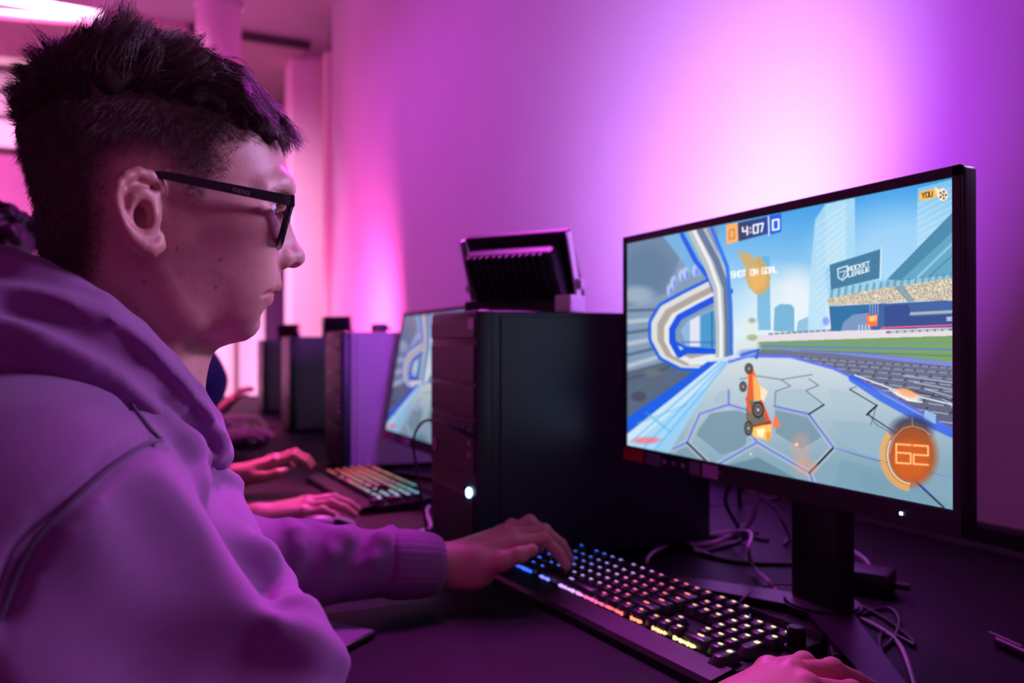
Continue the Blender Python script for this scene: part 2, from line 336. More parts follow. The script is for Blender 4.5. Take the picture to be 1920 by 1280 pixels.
def game_sheet(w, h, mine=True):
    S = Sheet(w, h); P = S.poly
    S.grad(None, (60, 158, 226), (206, 230, 240), 400, 610)
    S.grad([(1340, 300), (1800, 300), (1800, 620), (1340, 620)], (52, 150, 222), (212, 232, 240), 360, 610)
    S.ell((1700, 480), 150, 110, (170, 214, 242), .75, 90)
    S.ell((1470, 560), 70, 60, (226, 236, 240), .7, 50)
    S.ell((1495, 540), 30, 45, (235, 238, 240), .5, 25)
    # towers of the skyline
    P([(1418, 470), (1441, 470), (1443, 608), (1418, 608)], (92, 168, 210), .75)
    P([(1450, 566), (1460, 559), (1480, 559), (1487, 566), (1487, 610), (1448, 610)], (98, 166, 205), .85)
    P([(1494, 590), (1512, 582), (1516, 612), (1490, 612)], (120, 180, 212), .8)
    P([(1512, 600), (1516, 510), (1526, 400), (1545, 372), (1545, 620), (1510, 620)], (176, 216, 236), .8)
    P([(1545, 372), (1590, 361), (1600, 361), (1600, 470), (1545, 490)], (186, 222, 238), .85)
    P([(1583, 363), (1600, 358), (1600, 470), (1583, 474)], (150, 205, 236), .6)
    for k in range(14): S.line([(1528, 412 + k * 14), (1584, 372 + k * 12)], 1.5, (225, 240, 246), .55, 1.5)
    P([(1717, 340), (1783, 322), (1784, 430), (1715, 455)], (170, 214, 236), .6)
    for k in range(9): S.line([(1716, 372 + k * 12), (1784, 336 + k * 12)], 1.4, (225, 240, 246), .5, 1.5)
    # roof of the stands
    P([(1646, 525), (1783, 383), (1784, 508), (1690, 520)], (92, 158, 188), .95)
    P([(1646, 525), (1783, 383), (1783, 420), (1672, 524)], (66, 130, 164), .95)
    for k in range(26):
        t = k / 26; S.line([(1650 + t * 133, 521 - t * 136), (1674 + t * 110, 523 - t * 102)], 1.1, (130, 180, 200), .35)
    S.line([(1700, 522), (1784, 440)], 5, (150, 200, 220), .8); S.line([(1722, 520), (1784, 462)], 2, (60, 120, 150), .8)
    P([(1550, 528), (1572, 520), (1650, 510), (1690, 512), (1784, 500), (1784, 515), (1552, 552)], (150, 200, 222), .85)
    for x in range(1556, 1780, 13): S.line([(x, 545 - (x - 1556) * .16), (x + 2, 530 - (x - 1556) * .14)], 5, (70, 130, 150), .55, 2)
    P([(1547, 549), (1600, 536), (1700, 519), (1785, 505), (1786, 548), (1700, 552), (1600, 558), (1552, 561)], (198, 188, 168))
    S.noise([(1547, 549), (1600, 536), (1700, 519), (1785, 505), (1786, 548), (1700, 552), (1600, 558), (1552, 561)], .30, 3, 3)
    P([(1672, 524), (1690, 520), (1712, 551), (1700, 553)], (120, 150, 165), .8)
    P([(1552, 562), (1785, 548), (1786, 606), (1556, 612)], (62, 98, 160))
    P([(1555, 563), (1640, 558), (1600, 575), (1575, 600), (1570, 612), (1555, 612)], (46, 112, 160))
    P([(1572, 612), (1578, 592), (1596, 577), (1625, 573), (1632, 612)], (140, 170, 200), .7)
    P([(1655, 560), (1700, 556), (1706, 580), (1786, 574), (1786, 604), (1655, 606)], (50, 74, 135), .8)
    for k in range(20): S.line([(1703 + k * 4, 576 - k * .25), (1705 + k * 4, 572 - k * .25)], 2.4, (226, 222, 190), .9, 1.5)
    S.text('33', (1771, 580), (5, -.3), (0, 6), 1.6, (240, 240, 240))
    # ball trail, goal in the distance
    P([(1621, 578), (1643, 576), (1642, 598), (1623, 599)], (250, 120, 60), .95); P([(1626, 580), (1641, 578), (1640, 588), (1627, 589)], (255, 200, 150), .9)
    for k in range(4): S.line([(1628 + k * 5, 555), (1628 + k * 5, 576)], 1.4, (210, 225, 240), .7)
    for k in range(4): S.line([(1608 + k * 6, 596), (1606 + k * 7, 620)], 1.6, (240, 244, 250), .8)
    S.ell((1546, 590), 6, 8, (130, 140, 250), .8, 4)
    # barrier wall and pitch
    P([(1410, 618), (1520, 610), (1786, 598), (1786, 614), (1600, 622), (1420, 630)], (222, 214, 222))
    S.line([(1650, 601), (1786, 594)], 3, (244, 96, 130)); S.line([(1660, 609), (1786, 602)], 4, (80, 84, 100), .8)
    for k in range(12): S.line([(1440 + k * 11, 615 - k * .8), (1446 + k * 11, 614.6 - k * .8)], 3.2, (90, 110, 130), .8)
    for k in range(8): S.line([(1668 + k * 14, 608.6 - k * .7), (1676 + k * 14, 608.2 - k * .7)], 3, (225, 225, 230), .8)
    P([(1420, 630), (1600, 622), (1786, 614), (1786, 664), (1640, 652), (1500, 644), (1400, 646)], (118, 158, 100))
    S.line([(1420, 638), (1786, 640)], 3.5, (92, 120, 220), .8); S.line([(1430, 634), (1786, 626)], 2, (96, 150, 170), .8); S.line([(1500, 645), (1786, 652)], 3, (90, 130, 110), .8)
    P([(1400, 645), (1500, 643), (1640, 650), (1786, 664), (1786, 684), (1560, 664), (1420, 652)], (98, 110, 215), .8)
    # far dark hex floor
    dark = [(1405, 655), (1430, 644), (1560, 650), (1700, 664), (1786, 672), (1786, 800), (1690, 745), (1580, 690), (1500, 664)]
    P(dark, (98, 104, 128))
    S.grad(dark, (110, 116, 140), (92, 98, 122), 650, 760, .8)
    for k in range(11):
        y0 = 656 + k * 6 + k * k * .62; x = 1436 + k * 15 + (k % 2) * (9 + k); st = 17 + k * 4.2; sl = .055 + k * .012
        while x < 1786:
            w_ = st * .72
            S.line([(x, y0 + (x - 1436 - k * 15) * sl), (x + w_, y0 + (x + w_ - 1436 - k * 15) * sl)], .9 + k * .12, (204, 212, 232), .8)
            S.line([(x + w_, y0 + (x + w_ - 1436 - k * 15) * sl), (x + w_ + 3 + k * .5, y0 - 2.5 - k * .5 + (x + w_ - 1436 - k * 15) * sl)], 1.2 + k * .15, (34, 40, 62), .8); x += st
    for k in range(4): S.line([(1690 + k * 20, 690 + k * 12), (1786, 702 + k * 14)], 1.8, (230, 234, 245), .7)
    # left: stands behind the near goal
    P([(1170, 440), (1345, 405), (1345, 700), (1170, 720)], (126, 150, 178))
    P([(1170, 440), (1245, 430), (1275, 470), (1250, 540), (1170, 570)], (104, 132, 160))
    P([(1240, 432), (1290, 423), (1330, 500), (1300, 510)], (112, 176, 220), .9)
    S.ell((1215, 500), 40, 45, (90, 120, 150), .7, 25); S.ell((1195, 545), 30, 16, (180, 195, 205), .6, 12)
    for k in range(6): S.line([(1170, 575 + k * 21), (1228, 572 + k * 18)], 5 + (k % 2) * 3, (188, 196, 204) if k % 2 else (72, 86, 108), .8, 3)
    for q in ((1262, 520), (1277, 508), (1285, 503), (1255, 535), (1303, 498)): S.ell(q, 6, 11, (190, 205, 240), .9, 4); S.ell((q[0] + 2, q[1] + 3), 3, 8, (90, 120, 230), .8, 3)
    P([(1170, 690), (1250, 668), (1330, 668), (1240, 730), (1170, 785)], (88, 100, 118))
    for q in (((1185, 700), (1240, 690)), ((1175, 730), (1215, 705)), ((1205, 740), (1270, 690)), ((1180, 755), (1225, 725)), ((1240, 700), (1300, 676))): S.line(q, 1.6, (56, 116, 190), .7)
    S.line([(1170, 704), (1240, 685), (1262, 672)], 5, (70, 84, 104), .8)
    S.ell((1196, 735), 14, 9, (70, 76, 92), .9, 4); S.ell((1222, 690), 16, 7, (104, 112, 124), .9, 4)
    # goal tube
    tube = [(1345, 528), (1290, 556), (1250, 578), (1237, 600), (1237, 624), (1250, 648), (1280, 663), (1350, 664)]
    S.line(tube, 46, (26, 96, 222)); S.line(tube, 34, (214, 214, 212)); S.line([(p[0] + 5, p[1] + 2) for p in tube], 22, (168, 160, 152)); S.line([(p[0] + 12, p[1] + 5) for p in tube[:-1]] + [(1350, 655)], 10, (222, 224, 226)); S.line([(p[0] + 22, p[1] + 8) for p in tube[:-2]] + [(1285, 648), (1345, 648)], 12, (20, 84, 216))
    P([(1275, 610), (1290, 590), (1345, 565), (1345, 644), (1285, 640)], (140, 176, 214)); P([(1312, 582), (1345, 568), (1345, 642), (1312, 642)], (70, 150, 200)); P([(1292, 592), (1310, 582), (1310, 640), (1292, 640)], (226, 226, 235), .9)
    S.line([(1333, 575), (1333, 645)], 2, (60, 80, 120)); S.line([(1278, 632), (1345, 632)], 2, (60, 90, 190))
    S.line([(1278, 432), (1303, 480), (1330, 515), (1340, 540)], 9, (24, 92, 220)); S.line([(1306, 424), (1333, 480), (1352, 530), (1357, 600), (1357, 660)], 34, (180, 186, 190)); S.line([(1312, 424), (1342, 480), (1360, 530), (1363, 600), (1363, 660)], 12, (96, 120, 150)); S.line([(1300, 424), (1328, 480), (1346, 530), (1350, 600), (1350, 660)], 6, (232, 234, 234))
    S.line([(1333, 418), (1362, 490), (1368, 560), (1369, 660)], 7, (40, 110, 226), .9)
    P([(1290, 664), (1372, 658), (1372, 672), (1290, 675)], (220, 226, 230))
    # near floor
    floor = [(1174, 826), (1174, 795), (1330, 668), (1372, 655), (1480, 655), (1560, 676), (1650, 718), (1786, 792), (1786, 942)]
    S.grad(floor, (206, 216, 222), (128, 162, 180), 655, 860)
    P([(1170, 778), (1325, 668), (1345, 668), (1170, 808)], (30, 92, 220)); P([(1170, 810), (1340, 670), (1364, 662), (1225, 838), (1170, 828)], (196, 222, 238)); P([(1182, 826), (1300, 730), (1330, 712), (1250, 842)], (150, 205, 240), .8)
    for q in (((1180, 822), (1352, 668)), ((1224, 836), (1366, 664)), ((1206, 830), (1358, 668))): S.line(q, 3, (92, 176, 240), .8, 2)
    S.line([(1210, 765), (1255, 800)], 4, (80, 160, 205), .5, 3); S.line([(1195, 785), (1285, 750)], 4, (110, 180, 220), .5, 3)
    S.ell((1210, 817), 26, 6, (250, 96, 110), .7, 4, -.05)
    # hexagon plates
    def plate(pts, c=(112, 142, 160), a=.8): P(pts, c, a)
    plate([(1308, 795), (1330, 764), (1385, 757), (1402, 768), (1395, 828), (1350, 842), (1304, 806)]); plate([(1450, 752), (1514, 758), (1538, 806), (1500, 830), (1452, 800)])
    plate([(1340, 868), (1418, 846), (1496, 888), (1350, 872)], (96, 130, 148)); plate([(1556, 776), (1640, 780), (1694, 840), (1690, 868), (1590, 826)], (146, 176, 192)); plate([(1560, 900), (1574, 848), (1700, 880), (1776, 935), (1560, 898)], (118, 156, 176))
    plate([(1448, 724), (1500, 716), (1540, 742), (1516, 756), (1452, 748)], (164, 188, 200)); plate([(1552, 716), (1600, 724), (1630, 756), (1560, 748)], (166, 190, 202)); plate([(1372, 724), (1360, 744), (1332, 748), (1346, 722)], (160, 186, 200), .7)
    plate([(1270, 830), (1290, 824), (1330, 860), (1262, 848)], (120, 150, 165))
    frame = [[(1286, 820), (1310, 766), (1364, 748), (1400, 758)], [(1286, 820), (1334, 866), (1417, 818), (1404, 800)], [(1417, 818), (1515, 874), (1560, 826), (1514, 764), (1450, 750)], [(1515, 874), (1524, 898)], [(1260, 832), (1286, 820)], [(1364, 748), (1364, 722)]]
    for fpts in frame: S.line(fpts, 12, (176, 190, 192), .7, 3)
    for fpts in frame: S.line(fpts, 3.4, (88, 104, 240), .85, 1.6)
    S.line([(1286, 820), (1334, 866)], 3.2, (24, 28, 56)); S.line([(1515, 874), (1560, 826)], 3.4, (24, 26, 44)); S.line([(1515, 872), (1528, 860)], 4, (160, 50, 60), .8)
    for q in (((1514, 764), (1542, 746), (1508, 720), (1532, 710), (1514, 698)), ((1560, 826), (1624, 845), (1786, 880)), ((1630, 782), (1640, 746), (1590, 716)), ((1450, 750), (1452, 722), (1480, 712), (1462, 700)), ((1640, 782), (1624, 760), (1640, 746)), ((1590, 716), (1602, 712)), ((1385, 700), (1420, 694), (1462, 700), (1520, 690)), ((1672, 800), (1640, 782))): S.line(q, 2, (84, 100, 120), .75)
    S.line([(1514, 764), (1542, 746)], 2.6, (24, 28, 44)); S.line([(1622, 764), (1641, 746)], 3, (20, 24, 40)); S.line([(1590, 717), (1641, 746)], 1.6, (50, 60, 80)); S.line([(1625, 764), (1680, 800)], 2, (40, 50, 70)); S.line([(1560, 826), (1700, 858), (1786, 880)], 3, (130, 160, 235), .7, 2)
    S.line([(1705, 880), (1766, 936)], 3, (30, 36, 60)); S.line([(1712, 884), (1740, 910)], 3, (70, 90, 220), .8)
    for k in range(8): S.line([(1600 + k * 3, 866 + k * 6), (1786, 925 + k * 5)], 1.2, (90, 130, 150), .35)
    # blue edge of the circle
    S.line([(1366, 668), (1400, 657), (1480, 657), (1560, 678), (1650, 720), (1786, 792)], 5, (84, 106, 236), .9, 2); S.line([(1595, 696), (1650, 732), (1720, 770), (1786, 800)], 14, (44, 92, 224), .8, 3); P([(1730, 752), (1752, 762), (1750, 780), (1728, 770)], (150, 190, 230), .9); S.line([(1600, 690), (1690, 722), (1786, 744)], 3, (226, 232, 246), .9); S.line([(1700, 716), (1786, 736)], 2.5, (60, 64, 84))
    S.ell((1697, 727), 26, 8, (240, 236, 236), .9, 4, .3); S.ell((1697, 722), 20, 7, (250, 170, 110), .9, 4, .3); S.line([(1664, 716), (1700, 736), (1726, 739)], 2.2, (245, 245, 250))
    if mine:
        # robot opponent far off and the orange car in the air
        S.ell((1406, 600), 14, 18, (222, 228, 226), .95, 4); S.ell((1398, 640), 24, 18, (214, 222, 224), .9, 6); S.line([(1388, 655), (1420, 645), (1416, 660)], 5, (40, 84, 190), .9); S.ell((1408, 590), 7, 5, (120, 160, 140), .7, 3); S.ell((1402, 652), 20, 8, (60, 110, 220), .5, 5); S.ell((1408, 622), 10, 6, (140, 170, 100), .7, 3)
        P([(1398, 690), (1404, 676), (1412, 684), (1420, 710), (1432, 736), (1424, 742), (1407, 735)], (250, 160, 80)); P([(1398, 732), (1402, 690), (1396, 690), (1404, 674), (1414, 690), (1412, 736), (1402, 760)], (222, 88, 44), .9)
        P([(1409, 690), (1420, 706), (1430, 735), (1424, 742), (1411, 735)], (252, 178, 96)); P([(1423, 712), (1437, 722), (1430, 742), (1424, 738)], (252, 226, 190), .9)
        P([(1398, 740), (1424, 742), (1436, 778), (1440, 800), (1404, 800), (1396, 770)], (110, 110, 92)); S.line([(1424, 742), (1440, 782)], 7, (226, 80, 50)); S.line([(1398, 736), (1404, 760)], 6, (230, 90, 50)); P([(1450, 764), (1462, 788), (1446, 790)], (250, 120, 66))
        P([(1402, 788), (1444, 784), (1444, 806), (1436, 814), (1410, 808)], (252, 200, 100), .95); P([(1416, 794), (1432, 792), (1428, 808), (1418, 806)], (255, 246, 200)); P([(1434, 800), (1444, 798), (1440, 816), (1434, 812)], (250, 150, 60))
        S.line([(1402, 790), (1442, 780)], 4, (170, 40, 40), .9)
        for c, rx, ry in (((1419, 757), 11, 16), ((1401, 792), 8, 14), ((1391, 714), 7, 10), ((1402, 680), 8, 10)):
            S.ell(c, rx, ry, (44, 46, 46)); S.ell(c, rx * .72, ry * .72, (120, 118, 110)); S.ell(c, rx * .5, ry * .5, (60, 58, 56)); S.ell(c, rx * .25, ry * .25, (190, 186, 170))
        for q in ((1491, 821, 5), (1405, 840, 3)): S.ell(q[:2], q[2] * .6, q[2] * .6, (255, 240, 220))
        S.ell((1498, 826), 18, 26, (240, 160, 130), .35, 14); S.ell((1506, 862), 20, 16, (236, 160, 120), .45, 14)
    # flame ball badge with SHOT ON GOAL
    P([(1380, 458), (1393, 466), (1402, 462), (1408, 474), (1424, 470), (1428, 478), (1438, 490), (1443, 510), (1440, 528), (1428, 542), (1414, 541), (1402, 528), (1395, 510), (1396, 492), (1386, 474)], (214, 164, 84), .8)
    S.ell((1420, 512), 15, 20, (240, 178, 96), .7, 8)
    S.text('SHOT ON GOAL', (1369, 500), (5.6, -.75), (.4, 10.5), 2.3, (246, 246, 250), .3)
    # score board
    P([(1360, 413), (1381, 408), (1382, 443), (1361, 449)], (250, 176, 98)); P([(1382, 408), (1441, 395), (1441, 427), (1383, 443)], (34, 52, 100)); S.grad([(1382, 408), (1441, 395), (1441, 427), (1383, 443)], (66, 66, 88), (30, 80, 170), 1382, 1441, .8, 'u'); P([(1441, 394), (1463, 389), (1463, 424), (1441, 430)], (26, 96, 220)); S.line([(1439, 396), (1440, 430)], 2.5, (236, 242, 250))
    S.text('0', (1366, 422), (9, -1.5), (.2, 17), 2, (176, 112, 52)); S.text('4:07', (1391, 417), (8.4, -1.9), (.1, 15), 3, (246, 248, 252), .18); S.text('0', (1447, 403), (11, -2.2), (.2, 18), 3.4, (246, 248, 252))
    # sign over the stand
    P([(1553, 484), (1649, 453), (1647, 508), (1555, 531)], (64, 122, 158)); S.line([(1649, 452), (1647, 510)], 2.5, (214, 232, 242)); S.line([(1553, 484), (1649, 453)], 1.2, (170, 205, 220))
    S.line([(1568, 492), (1586, 486), (1586, 504), (1577, 513), (1569, 508), (1568, 492)], 2.4, (222, 236, 244), 1); S.line([(1572, 498), (1583, 495), (1577, 508)], 2, (222, 236, 244), .9)
    S.text('ROCKET', (1588, 489), (5.2, -1.6), (0, 7.5), 1.9, (228, 238, 244), .3); S.text('LEAGUE', (1588, 500), (5.2, -1.6), (0, 7), 1.9, (228, 238, 244), .3)
    # player tag top right and the boost dial
    P([(1720, 347), (1748, 340), (1752, 342), (1752, 358), (1720, 364)], (240, 186, 98)); S.text('YOU', (1725, 349), (5.2, -1), (.1, 9), 1.8, (96, 60, 30), .35)
    P([(1748, 336), (1757, 342), (1766, 338), (1772, 350), (1764, 362), (1754, 356)], (248, 226, 186)); S.ell((1764, 352), 9, 11, (246, 236, 214)); 
    for k in range(5): S.ell((1764 + 5.4 * math.cos(k * 1.257), 352 + 6.5 * math.sin(k * 1.257)), 2.1, 2.4, (120, 90, 50))
    S.ell((1764, 352), 2, 2.3, (120, 90, 50))
    S.ell((1706, 790), 36, 24, (40, 50, 76), .85, 14); S.ell((1706, 838), 46, 56, (168, 82, 30), .95, 16); S.ell((1704, 850), 34, 38, (214, 98, 30), .7, 20); S.line([(1664, 836), (1672, 806), (1690, 788), (1707, 784), (1728, 790), (1740, 800)], 1.6, (190, 180, 190), .8); S.line([(1707, 768), (1707, 784)], 1.4, (190, 180, 190), .7)
    arc = [(1663 + 1 - 0, 790)] + [(1706 - 50 * math.cos(t), 838 + 58 * math.sin(t)) for t in np.linspace(-.62, 1.45, 26)]
    for k, p in enumerate(arc[1:]):
        c0 = (1706, 838); dx, dy = p[0] - c0[0], p[1] - c0[1]; L = math.hypot(dx, dy); S.line([p, (p[0] + dx / L * 9, p[1] + dy / L * 9)], 3.6, (250, 166, 66), .95)
    S.line([(1706 - 45 * math.cos(t), 838 + 54 * math.sin(t)) for t in np.linspace(-.5, 1.5, 24)], 2.2, (250, 236, 220), .9)
    S.text('62', (1677, 818), (27, 1.5), (0, 35), 5.5, (255, 120, 40), .2, .6, 4); S.text('62', (1677, 818), (27, 1.5), (0, 35), 2.6, (255, 206, 140), .2)
    im = S.img; k = np.array([.22, .56, .22], np.float32)
    for ax in (0, 1):
        im = k[0] * np.roll(im, 1, ax) + k[1] * im + k[2] * np.roll(im, -1, ax)
    return im
def sheet_image(name, im):
    h, w = im.shape[:2]; img = bpy.data.images.new(name, w, h); px = np.ones((h, w, 4), np.float32); px[..., :3] = im
    img.pixels.foreach_set(px.ravel()); img.update(); img.pack(); return img
def screen_material(name, img, strength):
    m = bpy.data.materials.new(name); m.use_nodes = True; nt = m.node_tree; b = nt.nodes['Principled BSDF']
    t = nt.nodes.new('ShaderNodeTexImage'); t.image = img; uv = nt.nodes.new('ShaderNodeUVMap')
    nt.links.new(uv.outputs[0], t.inputs['Vector']); nt.links.new(t.outputs['Color'], b.inputs['Emission Color'])
    b.inputs['Emission Strength'].default_value = strength; b.inputs['Base Color'].default_value = (.01, .01, .012, 1); b.inputs['Roughness'].default_value = .35
    return m
SHEET = sheet_image('match_view', game_sheet(1280, 720)); SHEET2 = sheet_image('match_view_neighbour', game_sheet(640, 360, False))
M_SCREEN = screen_material('lit_screen', SHEET, 1.1); M_SCREEN2 = screen_material('lit_screen_neighbour', SHEET2, 0.8)
# ------------------------------------------------------------------ monitors
M_STICK = [mat('red_sticker', (.55, .02, .05), .4), mat('lilac_sticker', (.45, .25, .5), .4), mat('grey_sticker', (.18, .14, .2), .4)]
M_LED = mat('blue_led', (.2, .5, 1), .3, emit=(.35, .65, 1), estr=6)
SW, SH = 0.527, 0.2965
def monitor(label, loc, rot, tilt, screen_m, stickers=True, dz=0.0):
    """origin: middle of the stand foot on the desk; local -Y faces the player"""
    t = thing('monitor', label, 'monitor', loc, (0, 0, rot), 'widescreen monitors along the desk row')
    zc = 0.9238 + SH / 2 - 0.74 + dz; yf = -0.115                # screen centre
    R = Matrix.Translation((0, yf, zc)) @ Matrix.Rotation(-tilt, 4, 'X')
    def place(o): o.matrix_local = R; return o
    bz = MB().box((0, 0.012, -0.0065), (SW + 0.018, 0.020, SH + 0.034), bev=0.004, seg=3)
    place(bz.obj('housing', M_BLACK, t, True))
    place(MB().box((0, 0.034, -0.01), (0.34, 0.028, 0.20), bev=0.010, seg=3).obj('back_cover', M_BLACK, t, True))
    me = bpy.data.meshes.new('screen'); me.from_pydata([(-SW / 2, 0.0012, -SH / 2), (SW / 2, 0.0012, -SH / 2), (SW / 2, 0.0012, SH / 2), (-SW / 2, 0.0012, SH / 2)], [], [(0, 1, 2, 3)])
    uv = me.uv_layers.new(name='UVMap')
    for i, c in enumerate(((0, 0), (1, 0), (1, 1), (0, 1))): uv.data[i].uv = c
    sc = place(link('screen', me, screen_m, t))
    # bezel frame standing a little proud of the display
    fr = MB()
    for s in (-1, 1): fr.box((s * (SW / 2 + 0.0045), 0.0008, -0.0065), (0.009, 0.004, SH + 0.034), bev=0.001)
    fr.box((0, 0.0008, SH / 2 + 0.0052), (SW + 0.018, 0.004, 0.0104), bev=0.001).box((0, 0.0004, -SH / 2 - 0.0118), (SW + 0.018, 0.005, 0.0236), bev=0.0015)
    fo = place(fr.obj('bezel', M_BLACK, t))
    MB().box((SW / 2 - 0.052, -0.0028, -SH / 2 - 0.0125), (0.0032, 0.0016, 0.0032), bev=0.0006).obj('power_light', M_LED, fo)
    lm = link('maker_lettering', text_mesh('AOC', 0.0075), mat('grey_print', (.30, .28, .32), .5), fo, rot=(math.pi / 2, 0, 0), loc=(-0.055, -0.0023, -SH / 2 - 0.0115))
    if stickers:
        x = -SW / 2 - 0.004
        for w, k in ((0.050, 0), (0.036, 2), (0.007, 1), (0.010, 2), (0.006, 1), (0.020, 2), (0.030, 1)):
            MB().box((x + w / 2, -0.0026, -SH / 2 - 0.012), (w, 0.0006, 0.017 if w > .015 else 0.006)).obj('sticker', M_STICK[k], fo); x += w + (0.012 if w < .02 else 0.006)
    MB().box((0, 0, 0.14 + dz / 2), (0.075, 0.034, 0.27 + dz), bev=0.006).box((0, -0.035, zc - 0.02), (0.09, 0.07, 0.09), bev=0.006).obj('stand_neck', M_BLACK, t, True)
    ft = MB().cyl((0, 0, 0), (0, 0, 0.014), 0.046, n=32, bev=0.003)
    ft.obj('stand_hub', M_BLACK, t, True)
    for s in (-1, 1):
        d = Vector((s * 0.215, -0.135, 0)); n_ = Vector((-d.y, d.x, 0)).normalized() * 0.021
        g = MB(); g.prism([Vector((0, 0, 0)) + n_ * 1.35, Vector((0, 0, 0)) - n_ * 1.35, d - n_ * .8, d + n_ * .8], (0, 0, 0.011))
        g.obj('stand_leg', M_BLACKMETAL, t)
    return t
monitor('big monitor nearest the camera showing an orange toy car flipping in an arena', (-0.757, 0.6655 + 0.115, 0.74), 0.0, 0.0, M_SCREEN)
monitor('monitor half hidden behind the near black tower, tilted back, same arena on it', (-1.80, 0.745, 0.74), 0.0, math.radians(9.5), M_SCREEN2, True, -0.072)
monitor('monitor showing only a thin blue strip left of the purple-lit tower', (-2.86, 0.875, 0.74), 0.0, math.radians(2), M_SCREEN2, False, -0.118)
monitor('monitor at the far end of the row, its edge behind the dark towers', (-3.84, 0.90, 0.74), 0.0, 0.0, M_SCREEN2, False, -0.125)

# ------------------------------------------------------------------ computer towers
M_CASE_S = mat('silver_case_paint', (0.36, 0.34, 0.37), 0.5, spec=0.4, noise=0.06, nscale=60)
M_CASE_G = mat('charcoal_case_paint', (0.12, 0.10, 0.13), 0.5, spec=0.4, noise=0.08, nscale=60)
M_CASE_N = mat('blue_lit_black_case', (0.011, 0.018, 0.034), 0.36, spec=0.6, noise=0.12, nscale=60, bump=0.1, bscale=1200)  # black case, with the blue light on it mixed into its colour
M_FRONT = mat('dark_front_plastic', (0.008, 0.030, 0.025), 0.42, spec=0.5, noise=0.1, nscale=60)
M_PORT = mat('port_metal', (.55, .55, .58), .3, metal=.8)
M_PORTBLUE = mat('port_blue', (.03, .05, .5), .4)
def tower(label, xr, yf, ztop, near=False, depth=0.42, w=0.20):
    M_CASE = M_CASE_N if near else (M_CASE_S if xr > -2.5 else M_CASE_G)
    """xr: X of the side that faces the camera, yf: Y of the front face"""
    h = ztop - 0.74
    t = thing('computer_tower', label, 'computer', (xr - w / 2, yf, 0.74), group='black computer towers on the desks')
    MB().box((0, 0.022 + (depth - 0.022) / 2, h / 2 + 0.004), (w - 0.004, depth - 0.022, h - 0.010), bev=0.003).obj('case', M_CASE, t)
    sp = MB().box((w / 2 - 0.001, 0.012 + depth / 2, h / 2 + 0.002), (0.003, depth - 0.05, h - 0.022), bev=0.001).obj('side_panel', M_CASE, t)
    f = MB().box((0, 0.013, h / 2 + 0.003), (w, 0.026, h - 0.006), bev=0.006, seg=3).obj('front_panel', M_FRONT, t, True)
    for s in (-1, 1):
        for y in (0.05, depth - 0.05): MB().cyl((s * (w / 2 - 0.025), y, -0.0005), (s * (w / 2 - 0.025), y, 0.010), 0.012, n=14).obj('foot', M_BLACK, t)
    bay = [(h - 0.028, 0.030), (h - 0.079, 0.058), (h - 0.134, 0.046)]
    for z, hh in bay: MB().box((0, -0.0005, z), (w - 0.016, 0.004, hh - 0.004), bev=0.0012).obj('drive_bay_cover', M_FRONT, f)
    MB().box((0, -0.0005, h - 0.200), (w - 0.016, 0.004, 0.076), bev=0.0012).obj('port_plate', M_FRONT, f)
    for k, dz in enumerate((0.0, 0.017, 0.034)):
        MB().cyl((w / 2 - 0.022, 0.0, h - 0.178 - dz), (w / 2 - 0.022, -0.0045, h - 0.178 - dz), 0.0038, n=16).cyl((w / 2 - 0.022, -0.0015, h - 0.178 - dz), (w / 2 - 0.022, -0.0055, h - 0.178 - dz), 0.0022, n=12).obj('audio_jack', M_PORT, f, True)
    for k in range(2):
        MB().box((w / 2 - 0.048 - k * 0.026, -0.003, h - 0.176), (0.015, 0.003, 0.007), bev=0.0008).obj('usb_port', M_PORTBLUE, f)
    MB().cyl((w / 2 - 0.026, 0.0, h - 0.268), (w / 2 - 0.026, -0.005, h - 0.268), 0.0075, n=24, bev=0.0015).obj('power_button', M_LED if near else M_FRONT, f, True)
    # perforated intake: a plate of small round studs and dimples as relief
    MB().box((0, -0.0005, 0.062), (w - 0.022, 0.003, 0.100), bev=0.0012).obj('intake_plate', M_BLACK, f)
    if near:
        vs_, fs_ = [], []
        for r in range(17):
            for c in range(30):
                x = -w / 2 + 0.018 + c * 0.0057 + (r % 2) * 0.00285; z = 0.017 + r * 0.0056; b = len(vs_)
                for k in range(6): vs_.append((x + .0021 * math.cos(k * math.pi / 3), -0.0024, z + .0021 * math.sin(k * math.pi / 3)))
                for k in range(6): vs_.append((x + .0014 * math.cos(k * math.pi / 3), -0.0036, z + .0014 * math.sin(k * math.pi / 3)))
                for k in range(6): fs_.append((b + k, b + (k + 1) % 6, b + 6 + (k + 1) % 6, b + 6 + k))
                fs_.append(tuple(b + 6 + k for k in range(6)))
        me = bpy.data.meshes.new('intake_grille'); me.from_pydata(vs_, [], fs_); me.update()
        tag(link('intake_grille', me, mat('grille_grey', (.03, .034, .036), .35, spec=.6), f), kind='stuff')
        MB().box((w / 2 - 0.018, -0.003, h - 0.020), (0.020, 0.001, 0.016)).obj('sticker', M_STICK[1], f)
        MB().cyl((-w / 2 + 0.028, -0.002, h - 0.212), (-w / 2 + 0.028, -0.004, h - 0.212), 0.011, n=20).obj('badge', mat('violet_badge', (.28, .09, .3), .3), f, True)
    return t
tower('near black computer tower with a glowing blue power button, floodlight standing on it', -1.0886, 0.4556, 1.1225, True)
tower('purple-lit computer tower between the blue strip and the half hidden monitor', -2.13, 0.508, 1.108)
tower('dark computer tower with a violet lit top band, left of the purple-lit one', -3.18, 0.560, 1.106)
tower('farthest dark computer tower, close under the boy\'s chin', -4.15, 0.60, 1.098)

